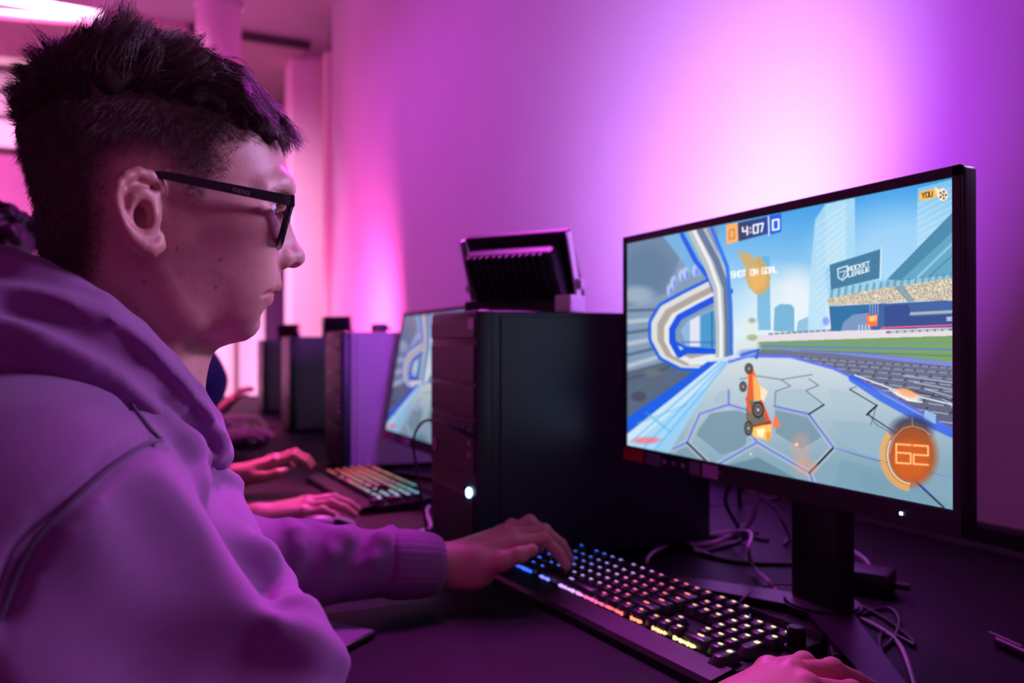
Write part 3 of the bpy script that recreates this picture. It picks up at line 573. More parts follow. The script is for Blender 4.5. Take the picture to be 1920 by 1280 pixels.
# ------------------------------------------------------------------ floodlights on the towers
M_FLOODB = mat('flood_housing', (0.012, 0.010, 0.016), 0.45, noise=.1)
M_BRACKET = mat('silver_bracket', (0.80, 0.76, 0.82), 0.30, metal=0.55)
def floodlight(label, loc, az, el, glow, scale=1.0):
    """local: +Y is the beam, X the width; the origin is on the support"""
    t = thing('floodlight', label, 'lamp', loc, (0, 0, az), 'floodlights on the computer towers'); t.scale = (scale,) * 3
    zc = 0.078
    R = Matrix.Translation((0, 0.0, zc)) @ Matrix.Rotation(el, 4, 'X')
    W_, H_ = 0.168, 0.100
    g = MB().box((0, 0.006, 0), (W_ + 0.024, 0.016, H_ + 0.020), bev=0.003)
    hs = g.obj('housing', M_FLOODB, t); hs.matrix_local = R
    g = MB().box((0, -0.024, 0), (W_ - 0.006, 0.046, H_ - 0.012), bev=0.006, taper=None)
    bk = g.obj('rear_shell', M_FLOODB, t); bk.matrix_local = R
    for k in range(12):
        MB().box((-W_ / 2 + 0.016 + k * 0.0122, -0.045, 0.004), (0.0032, 0.018, H_ - 0.022), bev=0.0006).obj('fin', M_FLOODB, bk)
    gl = MB().box((0, 0.0155, 0), (W_, 0.003, H_ - 0.004)).obj('glass', mat('flood_glass', (.5, .4, .6), .15, emit=glow, estr=1.0), hs)
    for s in (-1, 1):
        b = MB().box((s * (W_ / 2 + 0.0155), -0.012, 0.018), (0.0035, 0.018, 0.115), rot=(0.35, 0, 0), bev=0.001).obj('bracket_arm', M_BRACKET, t); b.matrix_local = Matrix.Translation((0, 0, 0.055))
        MB().cyl((s * (W_ / 2 + 0.012), 0, 0), (s * (W_ / 2 + 0.026), 0, 0), 0.009, n=16, bev=0.002).obj('clamp_knob', M_BRACKET, t, True).location = (0, 0, zc - 0.03)
    MB().box((0, 0.0, 0.012), (W_ + 0.034, 0.05, 0.024), bev=0.003).obj('bracket_foot', M_FLOODB, t)
    MB().box((W_ / 2 + 0.005, -0.004, 0.016), (0.028, 0.055, 0.028), bev=0.002).obj('bracket_plate', M_BRACKET, t)
    return t
az = math.atan2(-fdir.x, fdir.y); el = math.asin(fdir.z)
floodlight('black floodlight on the near tower, silver bracket, washing the wall violet', (-1.225, 0.595, 1.121), az, el, (0.7, 0.3, 1.0))
floodlight('small dark floodlight on the violet-banded tower, tipped towards the wall', (-3.27, 0.76, 1.105), math.radians(55), math.radians(8), (1.0, .15, .4), 0.6)
floodlight('farthest dark floodlight on the tower under the boy\'s chin', (-4.24, 0.74, 1.097), math.radians(50), math.radians(5), (1.0, .15, .4), 0.6)
ad = thing('adapter', 'small dark adapter box on top of the purple-lit tower', 'adapter', (-2.19, 0.625, 1.108))
MB().box((0, 0, 0.011), (0.05, 0.035, 0.022), bev=0.004).obj('body', M_BLACK, ad, True); MB().cyl((0, .017, .01), (0, .032, .01), .004, n=12).obj('strain_relief', M_BLACK, ad, True)

# ------------------------------------------------------------------ keyboards
def rainbow_material(name, origin, axis, length, stops, strength, dim=None):
    m = bpy.data.materials.new(name); m.use_nodes = True; nt = m.node_tree; b = nt.nodes['Principled BSDF']
    oi = nt.nodes.new('ShaderNodeObjectInfo') ; dot = nt.nodes.new('ShaderNodeVectorMath'); dot.operation = 'DOT_PRODUCT'
    sub = nt.nodes.new('ShaderNodeVectorMath'); sub.operation = 'SUBTRACT'; sub.inputs[1].default_value = origin
    nt.links.new(oi.outputs['Location'], sub.inputs[0]); nt.links.new(sub.outputs[0], dot.inputs[0]); dot.inputs[1].default_value = tuple(a / length for a in axis)
    r = nt.nodes.new('ShaderNodeValToRGB'); nt.links.new(dot.outputs['Value'], r.inputs['Fac'])
    cr = r.color_ramp
    while len(cr.elements) < len(stops): cr.elements.new(0.5)
    for e, (p, c) in zip(cr.elements, stops): e.position = p; e.color = (*c, 1)
    nt.links.new(r.outputs['Color'], b.inputs['Emission Color']); b.inputs['Emission Strength'].default_value = strength
    b.inputs['Base Color'].default_value = (.01, .01, .01, 1)
    return m
M_KEY = mat('keycap_black', (0.016, 0.014, 0.02), 0.34, spec=0.55, noise=.1, nscale=90)
M_KBCASE = mat('keyboard_case', (0.018, 0.016, 0.022), 0.38, metal=.3, noise=.1)
ROWS = [[(0, 1)] + [(x, 1) for x in (2, 3, 4, 5, 6.5, 7.5, 8.5, 9.5, 11, 12, 13, 14, 15.25, 16.25, 17.25)],
        [(x, 1) for x in range(13)] + [(13, 2)] + [(x, 1) for x in (15.25, 16.25, 17.25, 18.5, 19.5, 20.5, 21.5)],
        [(0, 1.5)] + [(x + 1.5, 1) for x in range(12)] + [(13.5, 1.5)] + [(x, 1) for x in (15.25, 16.25, 17.25, 18.5, 19.5, 20.5, 21.5)],
        [(0, 1.75)] + [(x + 1.75, 1) for x in range(11)] + [(12.75, 2.25)] + [(x, 1) for x in (18.5, 19.5, 20.5)],
        [(0, 2.25)] + [(x + 2.25, 1) for x in range(10)] + [(12.25, 2.75)] + [(16.25, 1)] + [(x, 1) for x in (18.5, 19.5, 20.5)],
        [(0, 1.25), (1.25, 1.25), (2.5, 1.25), (3.75, 6.25), (10, 1.25), (11.25, 1.25), (12.5, 1.25), (13.75, 1.25), (15.25, 1), (16.25, 1), (17.25, 1), (18.5, 2), (20.5, 1)]]
UNIT = 0.01905
def key_mesh(w, legend, bar=False):
    """keycap with a dished top, concave flanks and a raised lit legend (second material)"""
    bm = bmesh.new(); W2 = w * UNIT / 2 - 0.0006; D2 = UNIT / 2 - 0.0006
    lv = [(0, 0, 0), (0.0012, 0.0012, 0.004), (0.0026, 0.0024, 0.0085), (0.0034, 0.0030, 0.0092)]
    rings = []
    for ix, iy, z in lv:
        x, y, c = W2 - ix, D2 - iy, 0.0018
        rings.append([bm.verts.new(p) for p in ((-x + c, -y, z), (x - c, -y, z), (x, -y + c, z), (x, y - c, z), (x - c, y, z), (-x + c, y, z), (-x, y - c, z), (-x, -y + c, z))])
    for A, B in zip(rings[:-1], rings[1:]):
        for k in range(8): bm.faces.new((A[k], A[(k + 1) % 8], B[(k + 1) % 8], B[k]))
    cv = bm.verts.new((0, 0, 0.0086))
    for k in range(8): bm.faces.new((rings[-1][k], rings[-1][(k + 1) % 8], cv))
    for f in bm.faces: f.smooth = True
    lx, ly, lw, lh = legend
    v = [bm.verts.new((lx + sx * lw, ly + sy * lh, 0.00935)) for sx, sy in ((-1, -1), (1, -1), (1, 1), (-1, 1))]
    f = bm.faces.new(v); f.material_index = 1
    v2 = [bm.verts.new((p.co.x, p.co.y, 0.0085)) for p in v]
    for k in range(4):
        f = bm.faces.new((v[k], v2[k], v2[(k + 1) % 4], v[(k + 1) % 4])); f.material_index = 1
    me = bpy.data.meshes.new('key'); bm.to_mesh(me); bm.free(); return me
def keyboard(label, f1, ang, stops, strength, cat_group=None, knob=True, strip=True, lip=0.036, round_leg=False):
    """f1: world point of the F1 key top; ang: turn on the desk"""
    e = Vector((math.cos(ang), math.sin(ang), 0)); n = Vector((-math.sin(ang), math.cos(ang), 0))
    o0 = Vector((f1[0], f1[1], 0.74)) - e * 2.5 * UNIT + n * 0.5 * UNIT       # rear left corner of the key field
    t = thing('keyboard', label, 'keyboard', o0, (0, 0, ang), cat_group)
    tilt = math.radians(3.2); W_ = 22.5 * UNIT; D_ = 6.5 * UNIT
    Lm = rainbow_material('key_light', o0, e, W_, stops, strength)
    zf = lambda y: 0.0245 + y * math.tan(tilt)                               # y is <= 0 towards the player
    b = MB(); m_ = 0.009
    prof = [(m_, 0.0), (m_, 0.026), (0.002, zf(0.0) + 0.004), (-0.001, zf(0) - 0.003), (-D_ + 0.002, zf(-D_) - 0.003), (-D_ - 0.004, zf(-D_) + 0.001), (-D_ - lip + 0.004, 0.013), (-D_ - lip, 0.008), (-D_ - lip, 0.0)]
    b.prism([(-m_, y, z) for y, z in prof], (W_ + 2 * m_, 0, 0))
    case = b.obj('case', M_KBCASE, t)
    cache = {}
    for r, row in enumerate(ROWS):
        y = -(r + (0.5 if r == 0 else 0.75)) * UNIT
        for x, w in row:
            bottom = r == 5
            leg = (-0.0 if not round_leg else 0, 0.0034, 0.0026 if w < 1.9 else 0.004, 0.0011)
            if round_leg: leg = (0, 0, 0.0030, 0.0030)
            kk = (w,)
            if kk not in cache: cache[kk] = key_mesh(w, leg)
            o = bpy.data.objects.new('key', cache[kk]); COL.objects.link(o); o.parent = t
            if not cache[kk].materials: cache[kk].materials.append(M_KEY); cache[kk].materials.append(Lm)
            o.location = ((x + w / 2) * UNIT, y, zf(y) - 0.0005); o.rotation_euler = (tilt, 0, 0)
    for x in (18.5, 19.5, 20.5, 21.5)[3:]:
        for y0 in (3.0, 5.0):
            me = key_mesh(1, (0, .0034, .0026, .0011)); me.transform(Matrix.Diagonal((1, 1.95, 1, 1))); me.materials.append(M_KEY); me.materials.append(Lm)
            o = link('key', me, None, t); y = -(y0 + 1.25) * UNIT; o.location = ((x + .5) * UNIT, y, zf(y) - 0.0005); o.rotation_euler = (tilt, 0, 0)
    if strip:
        for x0, x1 in ((0.2, 2.9), (4.1, 5.3), (6.6, 7.4), (7.6, 8.4), (8.6, 9.4), (9.6, 10.6), (10.8, 11.6), (11.8, 12.6), (12.8, 13.6), (14.4, 15.4), (16.4, 17.6), (18.2, 20.0)):
            s_ = MB()
            rr_ = random.Random(int(x0 * 10)); nseg = int((x1 - x0) * 9)
            for k in range(nseg):
                s_.box(((-0.5 + (k + .5) / nseg) * (x1 - x0) * UNIT, rr_.uniform(-.0006, .0006), 0), ((x1 - x0) * UNIT / nseg * rr_.uniform(.4, 1.15), 0.0026, rr_.uniform(.001, .0042)))
            o = s_.obj('light_strip', Lm, t); o.location = ((x0 + x1) / 2 * UNIT, -D_ + 0.0012, zf(-D_) + 0.0025)
    if knob:
        kw = Vector(UD(1492, 1216, 0.764)) - o0; k0 = Vector((kw.dot(e), kw.dot(n), zf(0) - 0.002))
        kb = MB().cyl(k0, k0 + Vector((0, 0, 0.006)), 0.0115, n=28, bev=0.001).cyl(k0 + Vector((0, 0, 0.005)), k0 + Vector((0, 0, 0.025)), 0.0088, n=28, bev=0.0015)
        kn = kb.obj('volume_knob', M_KBCASE, t, True)
        for k in range(18):
            a_ = k * math.pi / 9
            MB().box((k0.x + .0088 * math.cos(a_), k0.y + .0088 * math.sin(a_), k0.z + .0145), (.0012, .0012, .016), rot=(0, 0, a_)).obj('ridge', M_KBCASE, kn)
        MB().box((W_ - 4.3 * UNIT, -0.5 * UNIT, zf(0) + .001), (0.001, 0.001, 0.001)).obj('status_light', Lm, t)
    return t
F1 = UD(1115.3, 1030.3, 0.774)
WHITE = (1.0, .80, .72)
keyboard('black full-size keyboard in front of the big monitor, lit blue to violet to gold', F1, math.radians(4.85),
         [(0.0, (.02, .12, 1.0)), (0.16, (.06, .16, 1.0)), (0.24, (.35, .28, 1.0)), (0.36, (.75, .35, 1.0)), (0.46, (1.0, .10, .35)), (0.58, (1.0, .16, .16)), (0.68, (1.0, .36, .14)), (0.8, (1.0, .72, .34)), (1.0, (.9, .9, .30))], 1.6, 'lit keyboards on the desks')
keyboard('second player\'s keyboard beyond the hoodie cuff, lit amber to green to cyan', (-1.965, 0.545), math.radians(2),
         [(0.0, (1.0, .12, .05)), (0.25, (.8, .25, .08)), (0.45, (.45, .35, .14)), (0.62, (.30, .34, .18)), (0.74, (.05, .5, .28)), (0.86, (.02, .7, .55)), (1.0, (.03, .62, .9))], 1.7, 'lit keyboards on the desks', knob=False, strip=False, round_leg=True)
keyboard('third keyboard far down the row with round violet lights', (-3.10, 0.46), math.radians(-14),
         [(0.0, (1.0, .15, .05)), (0.4, (.7, .5, .1)), (0.7, (.1, .7, .5)), (0.85, (.3, .3, 1.0)), (1.0, (.45, .2, 1.0))], 1.6, 'lit keyboards on the desks', knob=False, strip=False, round_leg=True)

# ------------------------------------------------------------------ mice, cables, small things
M_CABLE = mat('grey_cable', (0.16, 0.13, 0.18), 0.40, spec=.6)
M_CABLEB = mat('black_cable', (0.012, 0.012, 0.014), 0.42)
M_CABLEL = mat('lilac_grey_cable', (0.55, 0.46, 0.60), 0.40)
def mouse(label, loc, rot, m, glow=None):
    t = thing('mouse', label, 'mouse', loc, (0, 0, rot), 'mice beside the keyboards')
    bm = bmesh.new(); bmesh.ops.create_uvsphere(bm, u_segments=28, v_segments=18, radius=1)
    for v in bm.verts:
        x, y, z = v.co; zz = max(z, 0)
        v.co = Vector((x * (0.031 - 0.004 * math.cos(y * 3)) * (1 - .12 * max(0, z)), y * 0.061, zz * (0.038 - 0.010 * y) ))
    me = bpy.data.meshes.new('shell'); bm.to_mesh(me); bm.free(); sh = link('shell', me, m, t, True)
    MB().box((0, 0.034, 0.026), (0.007, 0.018, 0.011), bev=.003).obj('wheel', M_BLACK, t, True)
    for s in (-1, 1): MB().box((s * 0.012, 0.036, 0.0285), (0.018, 0.040, 0.003), rot=(-0.42, s * .25, 0), bev=0.0012).obj('button', m, t, True)
    if glow: MB().box((0.0275, -0.034, 0.013), (0.008, 0.024, 0.010), bev=.003).obj('side_light', glow, t, True)
    return t
M_MOUSE = mat('dark_mouse', (.03, .03, .035), .35)
mouse('dark mouse under the boy\'s right hand at the bottom edge', (-0.502, 0.530, 0.74), math.radians(4), M_MOUSE)
mouse('grey mouse with a green side light under the second player\'s hand', (UD(606, 985, .76)[0], UD(606, 985, .76)[1], 0.74), math.radians(2), mat('grey_mouse', (.16, .15, .19), .35), mat('green_glow', (.1, 1, .3), .3, emit=(.05, 1.0, .2), estr=1.6))

def cable(label, pts, r=0.0028, m=None, ends=True, group='cables behind and below the big monitor'):
    c = tag(MB().tube(spline(pts, 8), r, 8).obj('cable', m or M_CABLE, None, True), label, 'cable', group)
    if ends:
        d = Vector(pts[0]) - Vector(pts[1]); d.normalize(); p = Vector(pts[0])
        MB().cyl(p - d * .004, p + d * .018, r * 2.0, r * 1.7, n=12).obj('plug', M_CABLEB, c, True)
    return c
d_ = lambda u, v, h=0.003: tuple(UD(u, v, 0.74 + h))
w_ = lambda u, v, Y: tuple(UW(u, v, Y))
cable('lilac-grey cable looping from the keyboard up over the tangle under the big monitor', [d_(1212, 1062, .004), w_(1215, 1045, .70), w_(1232, 1030, .74), w_(1270, 1018, .86), w_(1330, 1002, .90), w_(1385, 995, .86), w_(1408, 1000, .80), w_(1403, 1030, .76), d_(1412, 1062, .01), d_(1436, 1085, .016), d_(1452, 1105, .004), d_(1475, 1135), d_(1510, 1150), d_(1560, 1150), d_(1610, 1158), d_(1660, 1184), d_(1690, 1215), d_(1715, 1290)], .0026, M_CABLEL)
cable('pale cable hanging straight down left of the monitor foot', [w_(1312, 885, .93), w_(1322, 905, .94), w_(1327, 935, .95), w_(1318, 968, .95), w_(1308, 990, .96), d_(1296, 1022, .004), d_(1330, 1040, .004)], .0042, M_CABLEL)
cable('pale thick cable with a bend hanging from the middle of the big monitor', [w_(1392, 905, .80), w_(1408, 920, .82), w_(1416, 945, .84), w_(1411, 968, .86), w_(1395, 990, .88), w_(1370, 1004, .90), d_(1340, 1016, .006), d_(1300, 1020, .003)], .0042, M_CABLEL)
cable('dark cable coiled flat on the desk left of the monitor stand', [w_(1372, 900, .86), w_(1360, 940, .88), w_(1385, 990, .90), d_(1392, 1010, .006), d_(1350, 1026), d_(1310, 1032), d_(1290, 1022), d_(1320, 1008), d_(1400, 1006), d_(1440, 1012)], .0034, M_CABLEB)
cable('dark cable stretched flat from the tower side to the stand', [d_(1300, 1030), d_(1340, 1045), d_(1400, 1054), d_(1470, 1056), d_(1500, 1056)], .0036, M_CABLEB)
cable('dark cable crossing diagonally behind the monitor stand', [w_(1398, 902, .90), w_(1425, 930, .92), w_(1455, 955, .94), w_(1470, 985, .95), d_(1478, 1005, .003), d_(1470, 1020, .003)], .0030, M_CABLE)
cable('thin cable sagging behind the monitor stand towards the wall', [w_(1410, 905, .95), w_(1440, 935, .97), w_(1480, 920, .99), w_(1500, 905, 1.0)], .0024, M_CABLEB)
cable('dark cable dropping down against the wall left of the stand', [w_(1388, 890, 1.10), w_(1386, 930, 1.12), w_(1390, 965, 1.14), d_(1394, 992, .004), d_(1420, 1000, .004)], .0045, M_CABLEB)
cable('thin dark cable slack over the rear row of keys', [d_(1380, 1138, .006), d_(1392, 1122, .012), d_(1410, 1108, .010), d_(1436, 1098, .006), d_(1465, 1094, .006), d_(1560, 1100, .006)], .0016, M_CABLEB)
cable('grey cable arching right of the monitor stand', [w_(1585, 1025, .97), w_(1605, 1037, .95), w_(1624, 1052, .93), w_(1634, 1072, .92), d_(1630, 1088, .004), d_(1600, 1096, .004)], .0034, M_CABLE)
cable('black mouse cable in loose loops right of the monitor stand leg', [d_(1575, 1270), d_(1560, 1225), d_(1562, 1205), d_(1590, 1170), d_(1630, 1145), d_(1668, 1140), d_(1685, 1165), d_(1670, 1200), d_(1630, 1225), d_(1575, 1228), d_(1560, 1215), d_(1568, 1180), d_(1580, 1145), d_(1610, 1136), d_(1660, 1160), d_(1705, 1195), d_(1712, 1208), d_(1698, 1200), d_(1660, 1184), d_(1648, 1200), d_(1660, 1250), d_(1680, 1300)], .0022, M_CABLEB)
cable('black headphone lead plugged into the near tower and hanging to the left', [(-1.088 - .022, 0.442, 0.945), (-1.13, 0.43, 0.952), (-1.20, 0.425, 0.955), (-1.25, 0.425, 0.945), (-1.285, 0.425, 0.92), (-1.30, 0.43, 0.895), (-1.31, 0.45, 0.80), (-1.32, 0.47, 0.744), (-1.315, 0.55, 0.743)], .0022, M_CABLEB, group=None)
cable('violet-lit cable behind the second player\'s mouse', [tuple(UD(740, 1004, .745)), tuple(UD(770, 1000, .745)), tuple(UD(800, 992, .745)), tuple(UD(808, 985, .748)), tuple(UD(800, 960, .745)), tuple(UD(806, 945, .745))], .0035, M_CABLEL, group=None)
# cable tray on the wall behind the monitor
tr = struct('trim_8', MB().box((-1.6, 1.298, 0.757), (6.2, 0.030, 0.03), bev=0.004), M_TRAY)

# power brick right of the stand, pen, phone
pb2 = thing('power_brick', 'black power brick on the desk right of the monitor stand', 'adapter', tuple(UD(1592, 1102, 0.74)), (0, 0, 0.5))
MB().box((0, 0, 0.016), (0.11, 0.05, 0.032), bev=0.006).obj('body', M_BLACK, pb2, True); MB().cyl((0.055, 0, .014), (0.075, 0, .014), .005, n=12).obj('strain_relief', M_CABLEB, pb2, True)
pa, pbb = UD(1868, 1200, 0.746), UD(1955, 1240, 0.746)
pn = thing('pen', 'dark pen lying on the desk at the right edge', 'pen', tuple((pa + pbb) / 2)); dv = Vector(pbb - pa)
MB().cyl(-dv / 2, dv * .32, .0052, n=16, bev=.001).obj('barrel', M_BLACK, pn, True); MB().cyl(dv * .32, dv * .5, .0048, .001, n=16).obj('tip', M_STEEL, pn, True)
MB().box(-dv * .32 + Vector((0, 0, .006)), (.003, .045, .0015), rot=(0, 0, math.atan2(-dv.x, dv.y))).obj('clip', M_STEEL, pn)
pa, pbb = UD(640, 1222, 0.744), UD(560, 1205, 0.744)
dv = pbb - pa; dv /= np.linalg.norm(dv); pc_ = pa + dv * 0.074 + np.array((-dv[1], dv[0], 0)) * -0.028
ph = thing('phone', 'slim dark phone lying on the desk beside the boy\'s elbow', 'phone', (pc_[0], pc_[1], 0.74), (0, 0, math.atan2(dv[1], dv[0])))
MB().box((0, 0, 0.0045), (0.148, 0.072, 0.008), bev=.003, seg=3).obj('body', M_BLACK, ph, True); MB().box((0, 0, 0.0088), (0.142, 0.066, 0.0006)).obj('glass', mat('phone_glass', (.25, .2, .3), .12, spec=.8), ph)
# ------------------------------------------------------------------ distance-field sculpting (bodies and cloth as one continuous skin)
class Vol:
    def __init__(s, lo, hi, h):
        s.lo = np.array(lo, float); s.h = h; s.n = (np.ceil((np.array(hi) - s.lo) / h).astype(int) + 1)
        s.F = np.full(tuple(s.n), 0.5, np.float32)
        s.ax = [(s.lo[i] + h * np.arange(s.n[i])).astype(np.float32) for i in range(3)]
    def sub(s, lo, hi):
        i0 = np.clip(np.floor((np.array(lo) - s.lo) / s.h).astype(int), 0, s.n); i1 = np.clip(np.ceil((np.array(hi) - s.lo) / s.h).astype(int) + 1, 0, s.n)
        sl = tuple(slice(a, b) for a, b in zip(i0, i1))
        x = s.ax[0][sl[0]][:, None, None]; y = s.ax[1][sl[1]][None, :, None]; z = s.ax[2][sl[2]][None, None, :]
        return sl, x, y, z
    def mix(s, sl, d, k, op):
        A = s.F[sl]
        if A.size == 0: return
        if op == 'add':
            r = np.minimum(A, d)
            if k > 0: hh = np.maximum(k - np.abs(A - d), 0) / k; r = r - hh * hh * k * .25
        else:
            r = np.maximum(A, -d)
            if k > 0: hh = np.maximum(k - np.abs(A + d), 0) / k; r = r + hh * hh * k * .25
        s.F[sl] = r
    def cone(s, p, q, r1, r2=None, k=0.01, op='add', sc=None):
        r2 = r1 if r2 is None else r2
        p = np.array(p, np.float32); q = np.array(q, np.float32); m = max(r1, r2) + k + 3 * s.h + (0.012 if op == 'add' else 0)
        sl, x, y, z = s.sub(np.minimum(p, q) - m, np.maximum(p, q) + m)
        b = q - p; L = float(b @ b) + 1e-12
        t = np.clip(((x - p[0]) * b[0] + (y - p[1]) * b[1] + (z - p[2]) * b[2]) / L, 0, 1)
        d = np.sqrt((x - p[0] - t * b[0]) ** 2 + (y - p[1] - t * b[1]) ** 2 + (z - p[2] - t * b[2]) ** 2) - (r1 + (r2 - r1) * t)
        s.mix(sl, d, k, op); return s
    def chain(s, pts, rs, k=0.01, op='add'):
        if not isinstance(rs, (list, tuple, np.ndarray)): rs = [rs] * len(pts)
        for i in range(len(pts) - 1): s.cone(pts[i], pts[i + 1], rs[i], rs[i + 1], k, op)
        return s
    def ell(s, c, r, k=0.01, op='add', R=None):
        c = np.array(c, np.float32); m = max(r) + k + 3 * s.h + 0.01
        sl, x, y, z = s.sub(c - m, c + m)
        X, Y, Z = x - c[0], y - c[1], z - c[2]
        if R is not None:
            R = np.array(R, np.float32)               # columns are the local axes
            X, Y, Z = (X * R[0, 0] + Y * R[1, 0] + Z * R[2, 0]), (X * R[0, 1] + Y * R[1, 1] + Z * R[2, 1]), (X * R[0, 2] + Y * R[1, 2] + Z * R[2, 2])
        a = np.sqrt((X / r[0]) ** 2 + (Y / r[1]) ** 2 + (Z / r[2]) ** 2); b = np.sqrt((X / r[0] ** 2) ** 2 + (Y / r[1] ** 2) ** 2 + (Z / r[2] ** 2) ** 2)
        d = a * (a - 1) / np.maximum(b, 1e-6)
        s.mix(sl, d, k, op); return s
    def sample(s, P):
        g = (np.asarray(P, float) - s.lo) / s.h; g = np.clip(g, 0, np.array(s.n) - 1.001); i = g.astype(int); f = g - i; r = 0
        for dx in (0, 1):
            for dy in (0, 1):
                for dz in (0, 1):
                    w = (f[..., 0] if dx else 1 - f[..., 0]) * (f[..., 1] if dy else 1 - f[..., 1]) * (f[..., 2] if dz else 1 - f[..., 2])
                    r = r + w * s.F[i[..., 0] + dx, i[..., 1] + dy, i[..., 2] + dz]
        return r
    def hit(s, u, v, d0=0.25, d1=2.4, deep=0.0):
        """surface point met by the surveyed sight line (u, v), pushed in by deep"""
        k, m = (u - 960) / FPX, (648 - v) / FPX; dr = np.array((CA * k - SA, SA * k + CA, m)); d = np.arange(d0, d1, s.h * .5)
        P = np.array((0, 0, EYE)) + d[:, None] * dr; ins = np.all((P >= s.lo) & (P <= s.lo + s.h * (s.n - 1)), axis=1)
        f = np.where(ins, s.sample(P), 1.0); j = np.argmax(f < 0)
        if not (f < 0).any(): j = int(np.argmin(f))
        if j > 0 and f[j] < 0 < f[j - 1]: w = f[j - 1] / (f[j - 1] - f[j]); Q = P[j - 1] * (1 - w) + P[j] * w
        else: Q = P[j]
        return Q + dr / np.linalg.norm(dr) * deep
    def hits(s, uv, deep=0.0): return [s.hit(u, v, deep=deep) for u, v in uv]
    def blur(s, n=1):
        for _ in range(n):
            for ax in range(3):
                F = s.F; c = [slice(None)] * 3; a = [slice(None)] * 3; b = [slice(None)] * 3; c[ax] = slice(1, -1); a[ax] = slice(0, -2); b[ax] = slice(2, None)
                G = F.copy(); G[tuple(c)] = .5 * F[tuple(c)] + .25 * (F[tuple(a)] + F[tuple(b)]); s.F = G
        return s
    def nets(s):
        """naive surface nets -> vertices, quads"""
        F = s.F; ins = F < 0; n = s.n
        cnt = np.zeros(tuple(n - 1), np.uint8)
        offs = [(a, b, c) for a in (0, 1) for b in (0, 1) for c in (0, 1)]
        for o in offs: cnt += ins[o[0]:n[0] - 1 + o[0], o[1]:n[1] - 1 + o[1], o[2]:n[2] - 1 + o[2]]
        act = np.argwhere((cnt > 0) & (cnt < 8)); idx = np.full(tuple(n - 1), -1, np.int32); idx[act[:, 0], act[:, 1], act[:, 2]] = np.arange(len(act))
        acc = np.zeros((len(act), 3)); num = np.zeros(len(act))
        val = {o: F[act[:, 0] + o[0], act[:, 1] + o[1], act[:, 2] + o[2]].astype(float) for o in offs}
        for i, a in enumerate(offs):
            for b in offs[i + 1:]:
                if sum(abs(x - y) for x, y in zip(a, b)) != 1: continue
                fa, fb = val[a], val[b]; c = (fa < 0) != (fb < 0); t = np.where(c, fa / np.where(c, fa - fb, 1), 0)
                p = np.array(a) + t[:, None] * (np.array(b) - np.array(a)); acc += p * c[:, None]; num += c
        V = s.lo + s.h * (act + acc / num[:, None]); Q = []
        for ax in range(3):
            o1, o2 = [(1, 2), (2, 0), (0, 1)][ax]
            lo = [slice(0, -1) if k == ax else slice(1, -1) for k in range(3)]; hi = [slice(1, None) if k == ax else slice(1, -1) for k in range(3)]
            A, B = ins[tuple(lo)], ins[tuple(hi)]
            for sgn in (0, 1):
                e = np.argwhere(A & ~B) if sgn == 0 else np.argwhere(~A & B)
                if len(e) == 0: continue
                for k in range(3):
                    if k != ax: e[:, k] += 1
                q = []
                for d1, d2 in ((-1, -1), (0, -1), (0, 0), (-1, 0)):
                    c = e.copy(); c[:, o1] += d1; c[:, o2] += d2; q.append(idx[c[:, 0], c[:, 1], c[:, 2]])
                q = np.stack(q, 1); Q.append(q if sgn == 0 else q[:, ::-1])
        return V, np.concatenate(Q)
def relax(V, Q, it=2, lam=.5):
    e = np.concatenate([Q[:, [0, 1]], Q[:, [1, 2]], Q[:, [2, 3]], Q[:, [3, 0]]])
    for _ in range(it):
        acc = np.zeros_like(V); n = np.zeros(len(V))
        for a, b in ((0, 1), (1, 0)):
            for c in range(3): acc[:, c] += np.bincount(e[:, a], V[e[:, b], c], len(V))
            n += np.bincount(e[:, a], minlength=len(V))
        V = V + lam * (acc / n[:, None] - V)
    return V
def quads_mesh(name, parts):
    Vs, Qs, o = [], [], 0
    for V, Q in parts: Vs.append(V); Qs.append(Q + o); o += len(V)
    V = np.concatenate(Vs); Q = np.concatenate(Qs).astype(np.int32)
    me = bpy.data.meshes.new(name); me.vertices.add(len(V)); me.vertices.foreach_set('co', V.astype(np.float32).ravel())
    me.loops.add(Q.size); me.loops.foreach_set('vertex_index', Q.ravel()); me.polygons.add(len(Q)); me.polygons.foreach_set('loop_start', np.arange(0, Q.size, 4, dtype=np.int32))
    me.update(calc_edges=True); me.polygons.foreach_set('use_smooth', np.ones(len(Q), bool)); return me
def paint(me, col):
    a = me.color_attributes.new('tint', 'FLOAT_COLOR', 'POINT'); c = np.ones((len(me.vertices), 4), np.float32); c[:, :3] = col; a.data.foreach_set('color', c.ravel())
def pip(P, poly):
    ins = np.zeros(len(P), bool); n = len(poly)
    for i in range(n):
        (x0, y0), (x1, y1) = poly[i], poly[(i + 1) % n]
        if y0 == y1: continue
        ins ^= ((y0 > P[:, 1]) != (y1 > P[:, 1])) & (P[:, 0] < (x1 - x0) * (P[:, 1] - y0) / (y1 - y0) + x0)
    return ins
